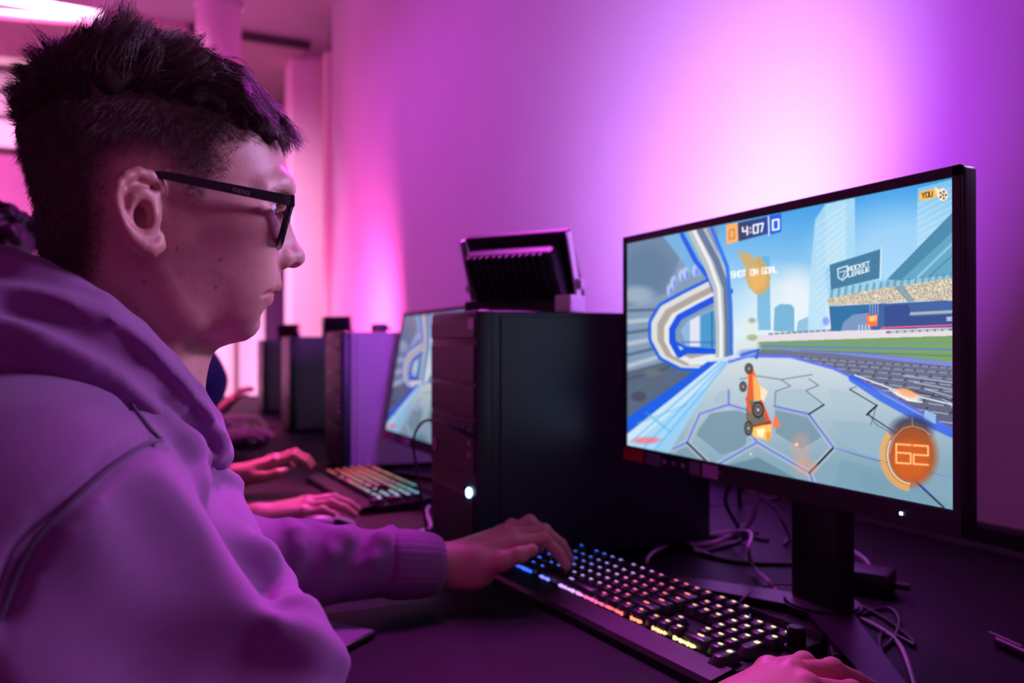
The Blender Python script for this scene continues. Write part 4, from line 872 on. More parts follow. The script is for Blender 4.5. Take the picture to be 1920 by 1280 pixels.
def hand_local(side, pose):
    """finger joints in a local frame: x towards the thumb, y forward, z up; wrist at the origin"""
    H = {}
    mc = {'index': (.028, .088, .006), 'middle': (.008, .092, .009), 'ring': (-.012, .086, .006), 'pinky': (-.030, .076, .000)}
    ln = {'index': (.042, .025, .020), 'middle': (.046, .028, .021), 'ring': (.042, .027, .021), 'pinky': (.033, .020, .018)}
    bend = {'type': (-.05, -.75, -1.15), 'mouse': (.02, -.30, -.55), 'mouse2': (-.1, -.5, -.8)}[pose]
    for f in mc:
        p = np.array(mc[f]); pts = [p]; sp = {'index': .10, 'middle': 0.02, 'ring': -.06, 'pinky': -.16}[f]
        for L, a in zip(ln[f], bend): p = p + L * np.array((math.sin(sp), math.cos(a) * math.cos(sp), math.sin(a))); pts.append(p)
        H[f] = pts
    H['thumb'] = [np.array(q) for q in ((.020, .022, -.008), (.046, .052, -.014), (.054, .083, -.016), (.050, .106, -.018))]
    return H
def add_hand(V, wrist, fwd, up, thumb, pose, s=1.0, k=.006, joints=None, elbow=None):
    """one hand sculpted into V: palm, four fingers of their own lengths and a thumb from the side of the palm"""
    W = np.array(wrist, float); f = np.array(fwd, float); f /= np.linalg.norm(f); u = np.array(up, float); u -= f * (u @ f); u /= np.linalg.norm(u); t = np.cross(f, u); t = t if t @ np.array(thumb) > 0 else -t
    M = np.stack([t, f, u], 1)
    J = joints or {n: [W + s * (M @ p) for p in pts] for n, pts in hand_local(None, pose).items()}
    R = {'index': (.0098, .0088, .0078, .0066), 'middle': (.0100, .0090, .0080, .0068), 'ring': (.0096, .0085, .0075, .0064), 'pinky': (.0085, .0074, .0066, .0058), 'thumb': (.0150, .0118, .0100, .0080)}
    for n in ('index', 'middle', 'ring', 'pinky'):
        V.cone(W + s * (M @ np.array(({'index': .012, 'middle': .004, 'ring': -.006, 'pinky': -.014}[n], .004, 0))), J[n][0], .0175 * s, .0112 * s, .012 * s)
    V.cone(W, (J['index'][0] + J['pinky'][0]) / 2 - u * .012 * s, .021 * s, .012 * s, .014 * s)
    V.cone(W + s * (M @ np.array((.012, .010, -.010))), J['thumb'][1] * .6 + W * .4, .017 * s, .016 * s, .012 * s)
    V.cone(W + s * (M @ np.array((-.016, .012, -.010))), J['pinky'][0] * .6 + W * .4 - u * .008, .015 * s, .014 * s, .012 * s)
    V.chain(J['thumb'], [r * s for r in R['thumb']], .006 * s)
    for n in ('index', 'middle', 'ring', 'pinky'):
        V.chain(J[n], [r * s for r in R[n]], .0022 * s)
        for j, rr_ in ((0, .0112), (1, .0096)): V.ell(J[n][j] + u * .001 * s, (rr_ * s,) * 3, .004 * s)
    if elbow is not None: V.cone(W, elbow, .0235 * s, .036 * s, .014)
    return J
# ------------------------------------------------------------------ the boy in front
X0 = -0.69
M_SKIN = bpy.data.materials.new('skin'); M_SKIN.use_nodes = True
_nt = M_SKIN.node_tree; _b = _nt.nodes['Principled BSDF']; _a = _nt.nodes.new('ShaderNodeVertexColor'); _a.layer_name = 'tint'
_nz = _nt.nodes.new('ShaderNodeTexNoise'); _nz.inputs['Scale'].default_value = 260; _nz.inputs['Detail'].default_value = 4; _tc = _nt.nodes.new('ShaderNodeTexCoord')
_bp = _nt.nodes.new('ShaderNodeBump'); _bp.inputs['Strength'].default_value = .22; _bp.inputs['Distance'].default_value = .0006
_nt.links.new(_tc.outputs['Object'], _nz.inputs['Vector']); _nt.links.new(_nz.outputs['Fac'], _bp.inputs['Height']); _nt.links.new(_bp.outputs['Normal'], _b.inputs['Normal'])
_mx = _nt.nodes.new('ShaderNodeMix'); _mx.data_type = 'RGBA'; _mx.blend_type = 'MULTIPLY'; _mx.inputs[0].default_value = .35
_n2 = _nt.nodes.new('ShaderNodeTexNoise'); _n2.inputs['Scale'].default_value = 55; _n2.inputs['Detail'].default_value = 6; _nt.links.new(_tc.outputs['Object'], _n2.inputs['Vector'])
_r2 = _nt.nodes.new('ShaderNodeValToRGB'); _r2.color_ramp.elements[0].color = (.72, .5, .5, 1); _r2.color_ramp.elements[0].position = .3; _r2.color_ramp.elements[1].position = .65
_nt.links.new(_n2.outputs['Fac'], _r2.inputs['Fac']); _nt.links.new(_a.outputs['Color'], _mx.inputs[6]); _nt.links.new(_r2.outputs['Color'], _mx.inputs[7]); _nt.links.new(_mx.outputs[2], _b.inputs['Base Color'])
_b.inputs['Roughness'].default_value = .47; _b.inputs['Specular IOR Level'].default_value = .45
_b.inputs['Subsurface Weight'].default_value = .18; _b.inputs['Subsurface Radius'].default_value = (.9, .3, .2); _b.inputs['Subsurface Scale'].default_value = .005
def mid(pts): return np.array([U(u, v, X0) for u, v in pts])
def zcurve(pts):
    P = mid(pts); o = np.argsort(P[:, 2]); return P[o, 2], P[o, 1]
def head_volume(h=0.0016):
    V = Vol((X0 - .105, -.125, .93), (X0 + .105, .165, 1.305), h)
    zf, yf = zcurve([(250, 118), (320, 125), (378, 140), (430, 165), (470, 200), (508, 250), (529, 300), (536, 330), (540, 350), (540, 365), (532, 385), (524, 410), (518, 450), (514, 480), (516, 505), (512, 530), (500, 560), (489, 580), (485, 600), (483, 615), (474, 630), (456, 640), (420, 647)])
    zb, yb = zcurve([(235, 118), (170, 125), (124, 140), (84, 165), (56, 200), (44, 250), (50, 300), (62, 350), (76, 400), (90, 440), (108, 470), (138, 500), (175, 530), (225, 560), (290, 600), (340, 625), (385, 640), (415, 647)])
    zp, yp = zcurve([(320, 125), (378, 140), (430, 165), (470, 200), (508, 250), (529, 300), (536, 330), (541, 350), (542, 362), (539, 376), (538, 385), (541, 400), (544, 418), (549, 434), (557, 454), (564, 468), (567, 480), (566, 488), (561, 493), (545, 497.5), (530, 500.5), (526.5, 505), (525, 515), (526.5, 528), (527.5, 537), (524, 546), (514.5, 551), (512, 557), (511.5, 563), (507, 572), (495, 580), (489, 586), (486, 594), (487, 606), (485, 616), (476, 628), (458, 640), (420, 647)])
    vv = [118, 125, 140, 165, 200, 250, 300, 350, 400, 440, 480, 520, 560, 600, 625, 640, 647]
    ww = [.004, .026, .043, .056, .067, .0745, .0765, .0755, .0745, .0725, .0695, .066, .0605, .052, .041, .027, .006]
    um = [240, 235, 230, 228, 228, 232, 240, 250, 262, 275, 290, 310, 335, 365, 385, 405, 415]
    Pm = mid(list(zip(um, vv)))[::-1]; zz = V.ax[2]
    YF, YB, YP, Wd, YM = (np.interp(zz, a, b).astype(np.float32)[None, None, :] for a, b in ((zf, yf), (zb, yb), (zp, yp), (Pm[:, 2], np.array(ww[::-1])), (Pm[:, 2], Pm[:, 1])))
    zof = lambda v, u=500: U(u, v, X0)[2]
    kz = [zof(v) for v in (650, 600, 580, 565, 540, 520, 505, 497, 480, 455, 420, 385, 360, 330, 100)]
    ks = [.030, .026, .028, .026, .024, .024, .017, .0175, .0165, .0135, .0115, .0120, .030, .045, .05]
    S_ = np.interp(zz, kz, ks).astype(np.float32)[None, None, :]
    x = (V.ax[0] - X0)[:, None, None]; y = V.ax[1][None, :, None]; z = zz[None, None, :]
    K = np.exp(-(np.abs(x) / S_) ** 2.4)
    ramp = np.clip((y - YM) / np.maximum(YF - YM, .01) / .75 - .25, 0, 1); ramp = ramp * ramp * (3 - 2 * ramp)
    y2 = y - (YP - YF) * K * ramp
    a = np.where(y2 > YM, np.maximum(YF - YM, .004), np.maximum(YM - YB, .004)); n = 2.25
    g = ((np.abs(x) / Wd) ** n + (np.abs(y2 - YM) / a) ** n) ** (1 / n)
    f = (g - 1) * np.minimum(Wd, a)
    zt, zbm = U(242, 117, X0)[2], U(417, 648, X0)[2]
    f = np.maximum(f, np.maximum(z - zt, zbm - z))
    V.F = f.astype(np.float32)
    
    G = V.F.copy(); V.blur(16)
    ys, zs = V.ax[1][None, :, None], zz[None, None, :]
    m = np.clip((zof(520, 330) - zs) / .02, 0, 1) * np.clip((U(462, 600, X0)[1] - ys) / .015, 0, 1); V.F = (G * (1 - m) + V.F * m).astype(np.float32)
    # neck with the column of the throat and the long side muscle
    V.cone(U(238, 470, X0), U(205, 760, X0), .053, .060, .022)
    V.cone(U(300, 610, X0), U(262, 720, X0), .036, .046, .020)
    for s in (-1, 1):
        e = lambda u, v, dx: (lambda p: np.array((X0 + s * dx, p[1], p[2])))(U(u, v, X0 + dx))
        # cheekbone, cheek and jaw corner
        V.ell(e(455, 425, .050), (.016, .026, .015), .020)
        V.ell(e(430, 520, .042), (.018, .030, .034), .022)
        V.ell(e(322, 575, .050), (.014, .020, .022), .022)
        # brow ridge, eye socket, lids
        V.chain([e(528, 352, .014), e(520, 350, .032), e(490, 358, .047)], [.008, .0085, .007], .012)
        V.ell(e(522, 392, .033), (.017, .011, .0105), .008, 'sub')
        c = e(488, 391, .0335); V.ell(c, (.0136, .0134, .0132), .004)
        V.ell(c + np.array((0, .012, -.0005)), (.0130, .011, .0042), .0012, 'sub')
        # nose wing, nostril
        V.ell(e(525, 484, .0130), (.0072, .0112, .0090), .0035); V.ell(e(551, 482, .004), (.0078, .0078, .0080), .006)
        V.ell(e(541, 499, .0075), (.0036, .0072, .0034), .0022, 'sub')
        # ear
        rim = [(303, 357), (296, 341), (281, 327), (258, 323), (236, 330), (221, 347), (216, 370), (221, 394), (232, 420), (248, 446), (264, 460), (280, 466), (294, 459), (297, 443)]
        out = lambda u, b=.0: .0765 + b + max(0, (300 - u)) / 84 * .017
        ex, ey = math.cos(.42), math.sin(.42)
        R_ = np.array([[ex, s * ey * 1.0, 0], [s * ey, -ex, 0], [0, 0, 1]])
        V.ell(e(258, 394, .0845), (.0045, .0165, .030), .006, R=np.array([[ex, -s * ey, 0], [s * ey, ex, 0], [0, 0, 1]]))
        V.chain([e(u, v, out(u)) for u, v in rim], [.003, .0034, .0034, .0036, .0038, .0038, .0036, .0034, .0034, .0042, .0055, .0062, .0055, .0040], .0022)
        V.chain([e(q[0], q[1], out(q[0], .0005)) for q in ((274, 345), (262, 358), (252, 375), (248, 394), (251, 411), (262, 424), (276, 432))], [.0028, .003, .0032, .0034, .0034, .0034, .0034], .003)
        V.ell(e(268, 403, .0885), (.010, .0068, .0105), .003, 'sub')
        V.chain([e(q[0], q[1], out(q[0], .002)) for q in ((288, 352), (262, 340), (240, 348), (233, 370), (237, 395), (246, 420))], [.0026, .0022, .0022, .0022, .002, .0014], .002, 'sub')
        V.ell(e(287, 402, .0815), (.0042, .0038, .0060), .004)
    # mouth seam
    q = V.hits([(516, 551), (509, 550), (502, 550.5), (496, 552), (491, 554)], .0005)
    V.chain(q, [.0016, .0016, .0015, .0013, .0008], .0015, 'sub'); V.chain([np.array((2 * X0 - p[0], p[1], p[2])) for p in q], [.0016, .0016, .0015, .0013, .0008], .0015, 'sub')
    return V
HV = head_volume()
headV, headQ = HV.nets(); headV = relax(headV, headQ, 1, .5)
# keep the far-down neck inside the hood
def px(P):
    d = -SA * P[:, 0] + CA * P[:, 1]; return np.stack([960 + FPX * (CA * P[:, 0] + SA * P[:, 1]) / d, 648 - FPX * (P[:, 2] - EYE) / d], 1)
def side_px(P):
    """photo coordinates a point has when it is slid onto the near side of the head"""
    d = -SA * (X0 + .06) + CA * P[:, 1]; return np.stack([960 + FPX * (CA * (X0 + .06) + SA * P[:, 1]) / d, 648 - FPX * (P[:, 2] - EYE) / d], 1)
SCALP = [(545, 215), (500, 262), (462, 262), (432, 290), (428, 330), (398, 352), (372, 395), (352, 392), (338, 352), (312, 330), (290, 312), (250, 305), (214, 325), (203, 370), (206, 430), (200, 470), (190, 510), (170, 545), (60, 520), (-60, 500), (-60, 0), (545, 0)]
sp_ = side_px(headV)
col = np.tile(np.array((.62, .33, .28)), (len(headV), 1))
scalp = pip(sp_, SCALP)
d_edge = np.full(len(headV), 1e3)
for i in range(len(SCALP) - 3):
    (x0, y0), (x1, y1) = SCALP[i], SCALP[i + 1]; dx, dy = x1 - x0, y1 - y0; t = np.clip(((sp_[:, 0] - x0) * dx + (sp_[:, 1] - y0) * dy) / (dx * dx + dy * dy), 0, 1)
    d_edge = np.minimum(d_edge, np.hypot(sp_[:, 0] - x0 - t * dx, sp_[:, 1] - y0 - t * dy))
ear_m = (np.abs(headV[:, 0] - X0) > .0775) & pip(sp_, [(195, 300), (318, 300), (318, 490), (195, 490)])
hairw = np.where(scalp & ~ear_m, np.clip(d_edge / 45, 0, 1), 0)[:, None]
col = col * (1 - .80 * hairw) + np.array((.03, .016, .014)) * .80 * hairw
for mu, mv in ((412, 488), (268, 530), (257, 580), (330, 470), (402, 540)):
    d_ = np.hypot(sp_[:, 0] - mu, sp_[:, 1] - mv); col[(d_ < 4.2) & (np.abs(headV[:, 0] - X0) > .02)] *= .55
_sm = relax(headV, headQ, 4, .5); _w = (ear_m & (np.abs(headV[:, 0] - X0) > .080))[:, None]; headV = np.where(_w, _sm, headV)
lip = pip(px(headV), [(490, 552), (505, 541), (516, 536), (530, 532), (532, 556), (516, 572), (500, 572)]) & (headV[:, 1] > .08)
col[lip] = (.56, .22, .20); col[ear_m] = (.62, .30, .25)
# left hand on the keyboard, right hand on the mouse
LH = Vol((-1.06, .30, .742), (-.90, .60, .86), .0015)
J = {'index': [U(964, 1014, -.966), U(1019, 1010, -.958), U(1046, 1035, -.955), U(1062, 1060, -.954)],
     'middle': [U(957, 1003, -.985), U(1020, 995, -.976), U(1052, 1020, -.972), U(1068, 1048, -.970)],
     'ring': [U(950, 997, -1.003), U(993, 978, -.998), U(1030, 1002, -.990), U(1052, 1036, -.988)],
     'pinky': [U(940, 1000, -1.020), U(960, 985, -1.022), U(992, 1004, -1.018), U(1012, 1030, -1.014)],
     'thumb': [U(890, 1066, -.962), U(940, 1051, -.944), U(972, 1040, -.938), U(998, 1030, -.936)]}
WL = U(828, 1058, -.988)
add_hand(LH, WL, (0, 1, .12), (0, 0, 1), (1, 0, 0), 'type', joints=J, elbow=U(700, 1066, -.992))
LH.ell(U(884, 1078, -.975), (.026, .030, .018), .012); LH.ell(U(918, 1040, -.985), (.030, .032, .017), .012)
RS = np.array((.036, -.032, -.009))
RH = Vol(np.array((-.64, .29, .751)) + RS, np.array((-.44, .68, .86)) + RS, .0016)
WR = np.array((-.520, .420, .785)) + RS
JR = {'index': [(-.568, .520, .806), (-.575, .566, .802), (-.577, .592, .789), (-.578, .612, .780)], 'middle': [(-.549, .528, .810), (-.552, .575, .803), (-.552, .602, .790), (-.552, .622, .780)],
      'ring': [(-.529, .523, .806), (-.522, .565, .797), (-.520, .588, .780), (-.519, .602, .768)], 'pinky': [(-.509, .512, .800), (-.494, .548, .788), (-.489, .566, .772), (-.486, .578, .760)],
      'thumb': [(-.545, .440, .775), (-.585, .478, .772), (-.592, .512, .768), (-.590, .536, .764)]}
JR = {k: [np.array(p) + RS for p in v] for k, v in JR.items()}
add_hand(RH, WR, (0, 1, .05), (0, 0, 1), (-1, 0, 0), 'mouse', joints=JR, elbow=np.array((-.50, .30, .785)) + RS)
RH.ell(np.array((-.535, .475, .797)) + RS, (.036, .045, .016), .014)
parts = [(headV, headQ)]
hcol = [col]
for Vh in (LH, RH):
    v_, q_ = Vh.nets(); v_ = relax(v_, q_, 2, .5); parts.append((v_, q_)); hcol.append(np.tile(np.array((.68, .27, .30)), (len(v_), 1)))
# slim body under the clothes, so that the figure is whole
BV = Vol((-1.10, -.42, .40), (-.36, .44, 1.04), .006)
BV.chain([(X0, -.24, .52), (X0, -.14, .74), (X0, -.07, .90), (X0, -.045, .97)], [.11, .095, .095, .055], .03)
for s, E_, W_ in ((1, (-.46, .11, .775), tuple(np.array((-.505, .34, .789)) + RS)), (-1, (-1.0, .10, .80), tuple(U(765, 1062, -.991)))):
    BV.chain([(X0 + s * .06, -.06, .95), (X0 + s * .15, -.05, .95), E_, W_], [.05, .045, .036, .031], .03)
v_, q_ = BV.nets(); parts.append((v_, q_)); hcol.append(np.tile(np.array((.62, .36, .28)), (len(v_), 1)))
boy = thing('person', 'boy in a grey-lilac hoodie and dark glasses, sitting and typing in front', 'person', (X0, -.2, 0))
def under(o, p):
    o.parent = p; o.matrix_parent_inverse = Matrix.Translation(p.location).inverted(); return o
me = quads_mesh('body', parts); paint(me, np.concatenate(hcol)); body = under(link('body', me, M_SKIN), boy)
# eyes
M_EYE = mat('eye_white', (.8, .78, .76), .12, spec=.7); M_IRIS = mat('iris', (.10, .16, .20), .1, spec=.8); M_PUPIL = mat('pupil', (.005, .005, .006), .05)
for s in (-1, 1):
    p = U(488, 391, X0 + .0335); c = Vector((X0 + s * .0335, p[1], p[2]))
    bm = bmesh.new(); bmesh.ops.create_uvsphere(bm, u_segments=32, v_segments=24, radius=.0121)
    bmesh.ops.rotate(bm, matrix=Matrix.Rotation(-math.pi / 2 - .10, 3, 'X'), verts=bm.verts)
    me = bpy.data.meshes.new('eye'); bm.to_mesh(me); bm.free()
    for m_ in (M_EYE, M_IRIS, M_PUPIL): me.materials.append(m_)
    for pl in me.polygons:
        q = pl.center.normalized(); ca = q.dot(Vector((0, math.cos(.10), -math.sin(.10))))
        pl.material_index = 2 if ca > .975 else (1 if ca > .86 else 0); pl.use_smooth = True
    e_ = bpy.data.objects.new('eye', me); COL.objects.link(e_); e_.location = c; under(e_, boy)
# ------------------------------------------------------------------ hoodie of the boy
def cloth(name, c, c2=None, sheen=.12):
    m = mat(name, c, .92, spec=.15, noise=.10, nscale=14, bump=.16, bscale=1500, sheen=sheen); return m
M_HOODIE = cloth('lilac_grey_cotton', (.29, .125, .31))
M_RIB = cloth('lilac_grey_rib', (.27, .115, .29))
M_SEAM = cloth('seam_stitch', (.13, .08, .15))
HD = Vol((-1.10, -.42, .42), (-.34, .42, 1.10), .004)
e = lambda u, v, X: U(u, v, X)
for dx in (-.07, .07):
    HD.chain([(X0 + dx, -.24, .50), (X0 + dx, -.16, .70), (X0 + dx * .9, -.055, .88), (X0 + dx * .6, -.06, .985)], [.150, .142, .135, .085], .04)
HD.ell((X0, .01, .84), (.15, .095, .15), .05)
SR, ER = np.array((-.530, -.050, .960)), np.array((-.450, .100, .772))
HD.chain([(X0 + .05, -.06, .985), SR, ER], [.085, .076, .066], .035)
HD.chain([ER, np.array((-.468, .21, .800)) + RS * .5, np.array((-.500, .325, .792)) + RS], [.064, .053, .042], .02)
SL, EL = np.array((-.850, -.050, .960)), np.array((-1.0, .09, .815))
HD.chain([(X0 - .05, -.06, .985), SL, EL], [.085, .078, .066], .035)
w0, w1 = U(560, 1058, -.998), U(722, 1056, -.992)
HD.chain([EL, w0, w1], [.062, .050, .040], .018)
HD.blur(1)
# folds of the sleeves and chest, drawn where the photograph shows them
def fold(uv, r, k=.022, deep=.004): HD.chain(HD.hits(uv, deep), r, k)
fold([(345, 850), (380, 920), (430, 990), (485, 1050), (520, 1100), (560, 1160), (600, 1215)], [.008, .012, .014, .013, .012, .012, .011], .014, .006)
fold([(285, 1085), (330, 1130), (400, 1165), (480, 1195), (560, 1215), (620, 1245)], [.003, .010, .014, .015, .015, .012], .012, .004)
fold([(250, 725), (300, 790), (350, 835), (400, 870), (450, 905)], [.004, .008, .009, .008, .004], .012, .003)
HD.chain(HD.hits([(432, 890), (455, 950), (474, 1010), (484, 1060)], -.004), [.006, .011, .012, .006], .03, 'sub')
HD.chain(HD.hits([(300, 960), (350, 1030), (400, 1100), (440, 1140)], -.008), [.012, .026, .026, .016], .030, 'sub')
HD.chain(HD.hits([(360, 1225), (440, 1245), (520, 1275)], -.008), [.012, .022, .022], .030, 'sub')
HD.chain(HD.hits([(120, 1120), (200, 1180), (280, 1230)], -.010), [.012, .024, .018], .04, 'sub')
fold([(540, 975), (556, 1000), (562, 1030), (556, 1075)], [.001, .0055, .0055, .001], .016, .003)
fold([(660, 985), (640, 1005), (618, 1040), (585, 1090)], [.001, .0055, .0055, .001], .016, .003)
fold([(735, 992), (715, 1010), (700, 1050), (690, 1090)], [.006, .0065, .005, .001], .014, .003)
HD.chain(HD.hits([(602, 985), (596, 1030), (575, 1080)], -.003), [.002, .005, .003], .014, 'sub')
HD.chain(HD.hits([(688, 992), (676, 1030), (650, 1070)], -.003), [.002, .005, .003], .014, 'sub')
# armhole and shoulder seams
seam1 = [(304, 826), (286, 827), (262, 838), (210, 875), (160, 918), (110, 965), (70, 1005), (40, 1060), (20, 1110), (0, 1165)]
seam2 = [(222, 722), (240, 748), (262, 778), (284, 806), (303, 824)]
sp2 = lambda pts, n=4: [(p[0], p[1]) for p in spline([(a, b, 0) for a, b in pts], n)]
SEAMS = []
for sm in (seam1, seam2):
    hp = HD.hits(sp2(sm), .002); SEAMS.append(hp)
for hp in SEAMS: HD.chain(hp, .0040, .006, 'sub')
hV, hQ = HD.nets(); hV = relax(hV, hQ, 2, .5)
hoodie = under(link('hoodie', quads_mesh('hoodie', [(hV, hQ)]), M_HOODIE), boy)
def under2(o, p): o.parent = p; return o
for hp in SEAMS: under2(MB().tube([p + (np.array((0, 0, EYE)) - p) * -.004 for p in hp], .0014, 6).obj('seam', M_SEAM, None, True), hoodie)
# hood lying round the neck
HO = Vol((-.90, -.34, .88), (-.50, .13, 1.18), .003)
def both(pts): return [np.array((2 * X0 - p[0], p[1], p[2])) for p in pts]
roll = [(-70, 502, -.655), (0, 517, -.635), (60, 533, -.622), (120, 558, -.614), (180, 590, -.608), (240, 634, -.606), (300, 690, -.612), (350, 742, -.626), (388, 790, -.645), (409, 832, -.668), (412, 846, -.690)]
rr_ = [.022, .0205, .0185, .0170, .0160, .0150, .0140, .0130, .0115, .0095, .007]
P1 = [U(*q) for q in roll]
bulk = [(-80, 640, -.640), (0, 640, -.618), (60, 646, -.606), (120, 655, -.598), (180, 668, -.594), (240, 695, -.594), (300, 742, -.602), (350, 790, -.618), (390, 832, -.642), (408, 852, -.666), (412, 866, -.690)]
rb_ = [.040, .038, .036, .034, .030, .025, .0195, .0165, .0135, .010, .007]
P2 = [U(*q) for q in bulk]
for Pp, rr2, k in ((P2, rb_, .012), (P1, rr_, .003)):
    for S_ in (Pp, both(Pp)): HO.chain(S_, rr2, k)
HO.chain([P1[0], (X0, P1[0][1] - .02, P1[0][2]), both(P1)[0]], [.022, .024, .022], .01)
HO.chain([P2[0], (X0, P2[0][1] - .035, P2[0][2] - .01), both(P2)[0]], [.040, .05, .040], .012)
HO.ell((X0, -.180, .975), (.125, .060, .105), .05)
HO.blur(1)
for ln in ([(0, 562), (60, 572), (120, 598), (180, 628), (240, 663), (300, 716), (350, 768), (385, 808), (404, 838)],):
    HO.chain(HO.hits(sp2(ln, 3), .001), .0068, .009, 'sub')
for ln, r in (([(300, 745), (345, 790), (385, 828), (404, 846)], .0022), ([(180, 592), (240, 640), (300, 697), (350, 750), (385, 790)], .0016)):
    HO.chain(HO.hits([(p[0], p[1]) for p in spline([(a, b, 0) for a, b in ln], 3)], .0005), r, .004, 'sub')
oV, oQ = HO.nets(); oV = relax(oV, oQ, 2, .5)
under2(link('hood', quads_mesh('hood', [(oV, oQ)]), M_HOODIE), hoodie)
# ribbed cuff of the left sleeve
def cuff(p, q, r0, r1, n=84, m=9):
    p, q = Vector(p), Vector(q); ax = (q - p).normalized(); a = ax.orthogonal().normalized(); b = ax.cross(a); vs_, fs_ = [], []
    for i in range(m):
        t = i / (m - 1); r = r0 + (r1 - r0) * t + (.0022 * math.sin(math.pi * t)); r *= (.93 if i in (0, m - 1) else 1)
        for k in range(n):
            th = 2 * math.pi * k / n; rr2 = r + .0007 * math.cos(th * 28); vs_.append(p + (q - p) * t + (a * math.cos(th) + b * math.sin(th)) * rr2)
    for i in range(m - 1):
        for k in range(n): fs_.append((i * n + k, i * n + (k + 1) % n, (i + 1) * n + (k + 1) % n, (i + 1) * n + k))
    me = bpy.data.meshes.new('cuff'); me.from_pydata(vs_, [], fs_); me.update()
    o = link('cuff', me, M_RIB, None, True); sm = o.modifiers.new('wall', 'SOLIDIFY'); sm.thickness = -.004; return under2(o, hoodie)
cuff(U(724, 1056, -.992), U(820, 1058, -.989), .0385, .0335)
cuff(np.array((-.500, .325, .787)) + RS, np.array((-.508, .395, .789)) + RS, .040, .034)

# ------------------------------------------------------------------ glasses
M_FRAME = mat('black_glasses_frame', (.008, .008, .012), .28, spec=.6)
M_LENS = mat('lens', (1, 1, 1), .0, trans=1.0, spec=.5); M_LENS.node_tree.nodes['Principled BSDF'].inputs['IOR'].default_value = 1.03
gt = U(547, 378, X0 + .066)
gl = thing('glasses', 'dark-framed glasses with a printed temple, worn by the boy in front', 'glasses', (X0, gt[1], gt[2]))
tp, bt = U(546, 379, X0 + .064), U(523, 452, X0 + .058)
fr = MB(); dv = Vector(bt - tp)
def lens_pts(s, inset=0.0):
    """outline of one lens, front gently wrapped round the face"""
    out = []
    for x, t in ((.0095, .12), (.012, .02), (.030, -.01), (.055, 0), (.064, .06), (.0645, .45), (.060, .88), (.050, 1.0), (.028, 1.02), (.014, .88), (.0095, .5)):
        cx, ct = .036, .5; x = cx + (x - cx) * (1 - inset); t = ct + (t - ct) * (1 - inset)
        wrap = .0055 * (1 - (x / .064) ** 2)
        out.append(Vector((s * x, tp[1] - gt[1] + dv.y * t + wrap, tp[2] - gt[2] + dv.z * t)))
    return out
for s in (-1, 1):
    lp = spline(lens_pts(s) + lens_pts(s)[:1], 4)[:-1]
    rim = MB(); rim.tube(lp, .0027, 8, closed=True); r_ = rim.obj('rim', M_FRAME, gl, True)
    l2 = lens_pts(s, .03); me = bpy.data.meshes.new('lens'); n_ = len(l2)
    me.from_pydata([tuple(p) for p in l2] + [tuple(p + Vector((0, .0012, 0))) for p in l2], [], [tuple(range(n_)), tuple(range(2 * n_ - 1, n_ - 1, -1))] + [(i, (i + 1) % n_, n_ + (i + 1) % n_, n_ + i) for i in range(n_)]); me.update()
    link('lens', me, M_LENS, gl)
    MB().cyl((s * .009, -.004, tp[2] - gt[2] + dv.z * .42), (s * .0075, -.012, tp[2] - gt[2] + dv.z * .55), .0035, .0022, n=12).obj('nose_pad', M_FRAME, gl, True)
    # temple: flat bar from the hinge to the ear and down behind it
    qs = [U(*q) - np.array((X0, gt[1], gt[2])) for q in ((546, 377, X0 + .0665), (520, 371, X0 + .070), (440, 355, X0 + .0765), (370, 341, X0 + .0785), (310, 329, X0 + .0800), (285, 330, X0 + .0800), (262, 350, X0 + .0775), (248, 382, X0 + .0755))]
    qs = spline(qs, 5); vs_, fs_ = [], []
    for i, q in enumerate(qs):
        t = i / (len(qs) - 1); hh = .0040 * (1 - .45 * min(1, t * 1.3)); ww = .0012
        d = Vector(qs[min(i + 1, len(qs) - 1)]) - Vector(qs[max(i - 1, 0)]); up = Vector((0, -d.z, d.y)).normalized()
        for a_, b_ in ((-1, -1), (1, -1), (1, 1), (-1, 1)): vs_.append((s * (q[0] + a_ * ww), q[1] + up.y * b_ * hh, q[2] + up.z * b_ * hh))
    for i in range(len(qs) - 1):
        for k in range(4): fs_.append((i * 4 + k, i * 4 + (k + 1) % 4, i * 4 + 4 + (k + 1) % 4, i * 4 + 4 + k))
    fs_ += [(3, 2, 1, 0), tuple(len(vs_) - 4 + k for k in range(4))]
    me = bpy.data.meshes.new('temple'); me.from_pydata(vs_, [], fs_); me.update(); bm = bmesh.new(); bm.from_mesh(me); bmesh.ops.recalc_face_normals(bm, faces=bm.faces); bm.to_mesh(me); bm.free()
    te = link('temple', me, M_FRAME, gl)
    MB().box((s * .0655, -.001, .0008), (.005, .006, .0088), bev=.001).obj('hinge', M_FRAME, gl)
    if s == 1:
        p_ = U(452, 357.5, X0 + .0782) - np.array((X0, gt[1], gt[2]))
        tm = link('maker_lettering', text_mesh('nano', .0062), mat('grey_lettering', (.30, .32, .36), .4), te, rot=(math.pi / 2, math.radians(11.5), math.pi / 2), loc=p_)
MB().tube(spline([(-.0095, .0062, -.006), (0, .0085, -.004), (.0095, .0062, -.006)], 5), .0021, 8).obj('bridge', M_FRAME, gl, True)
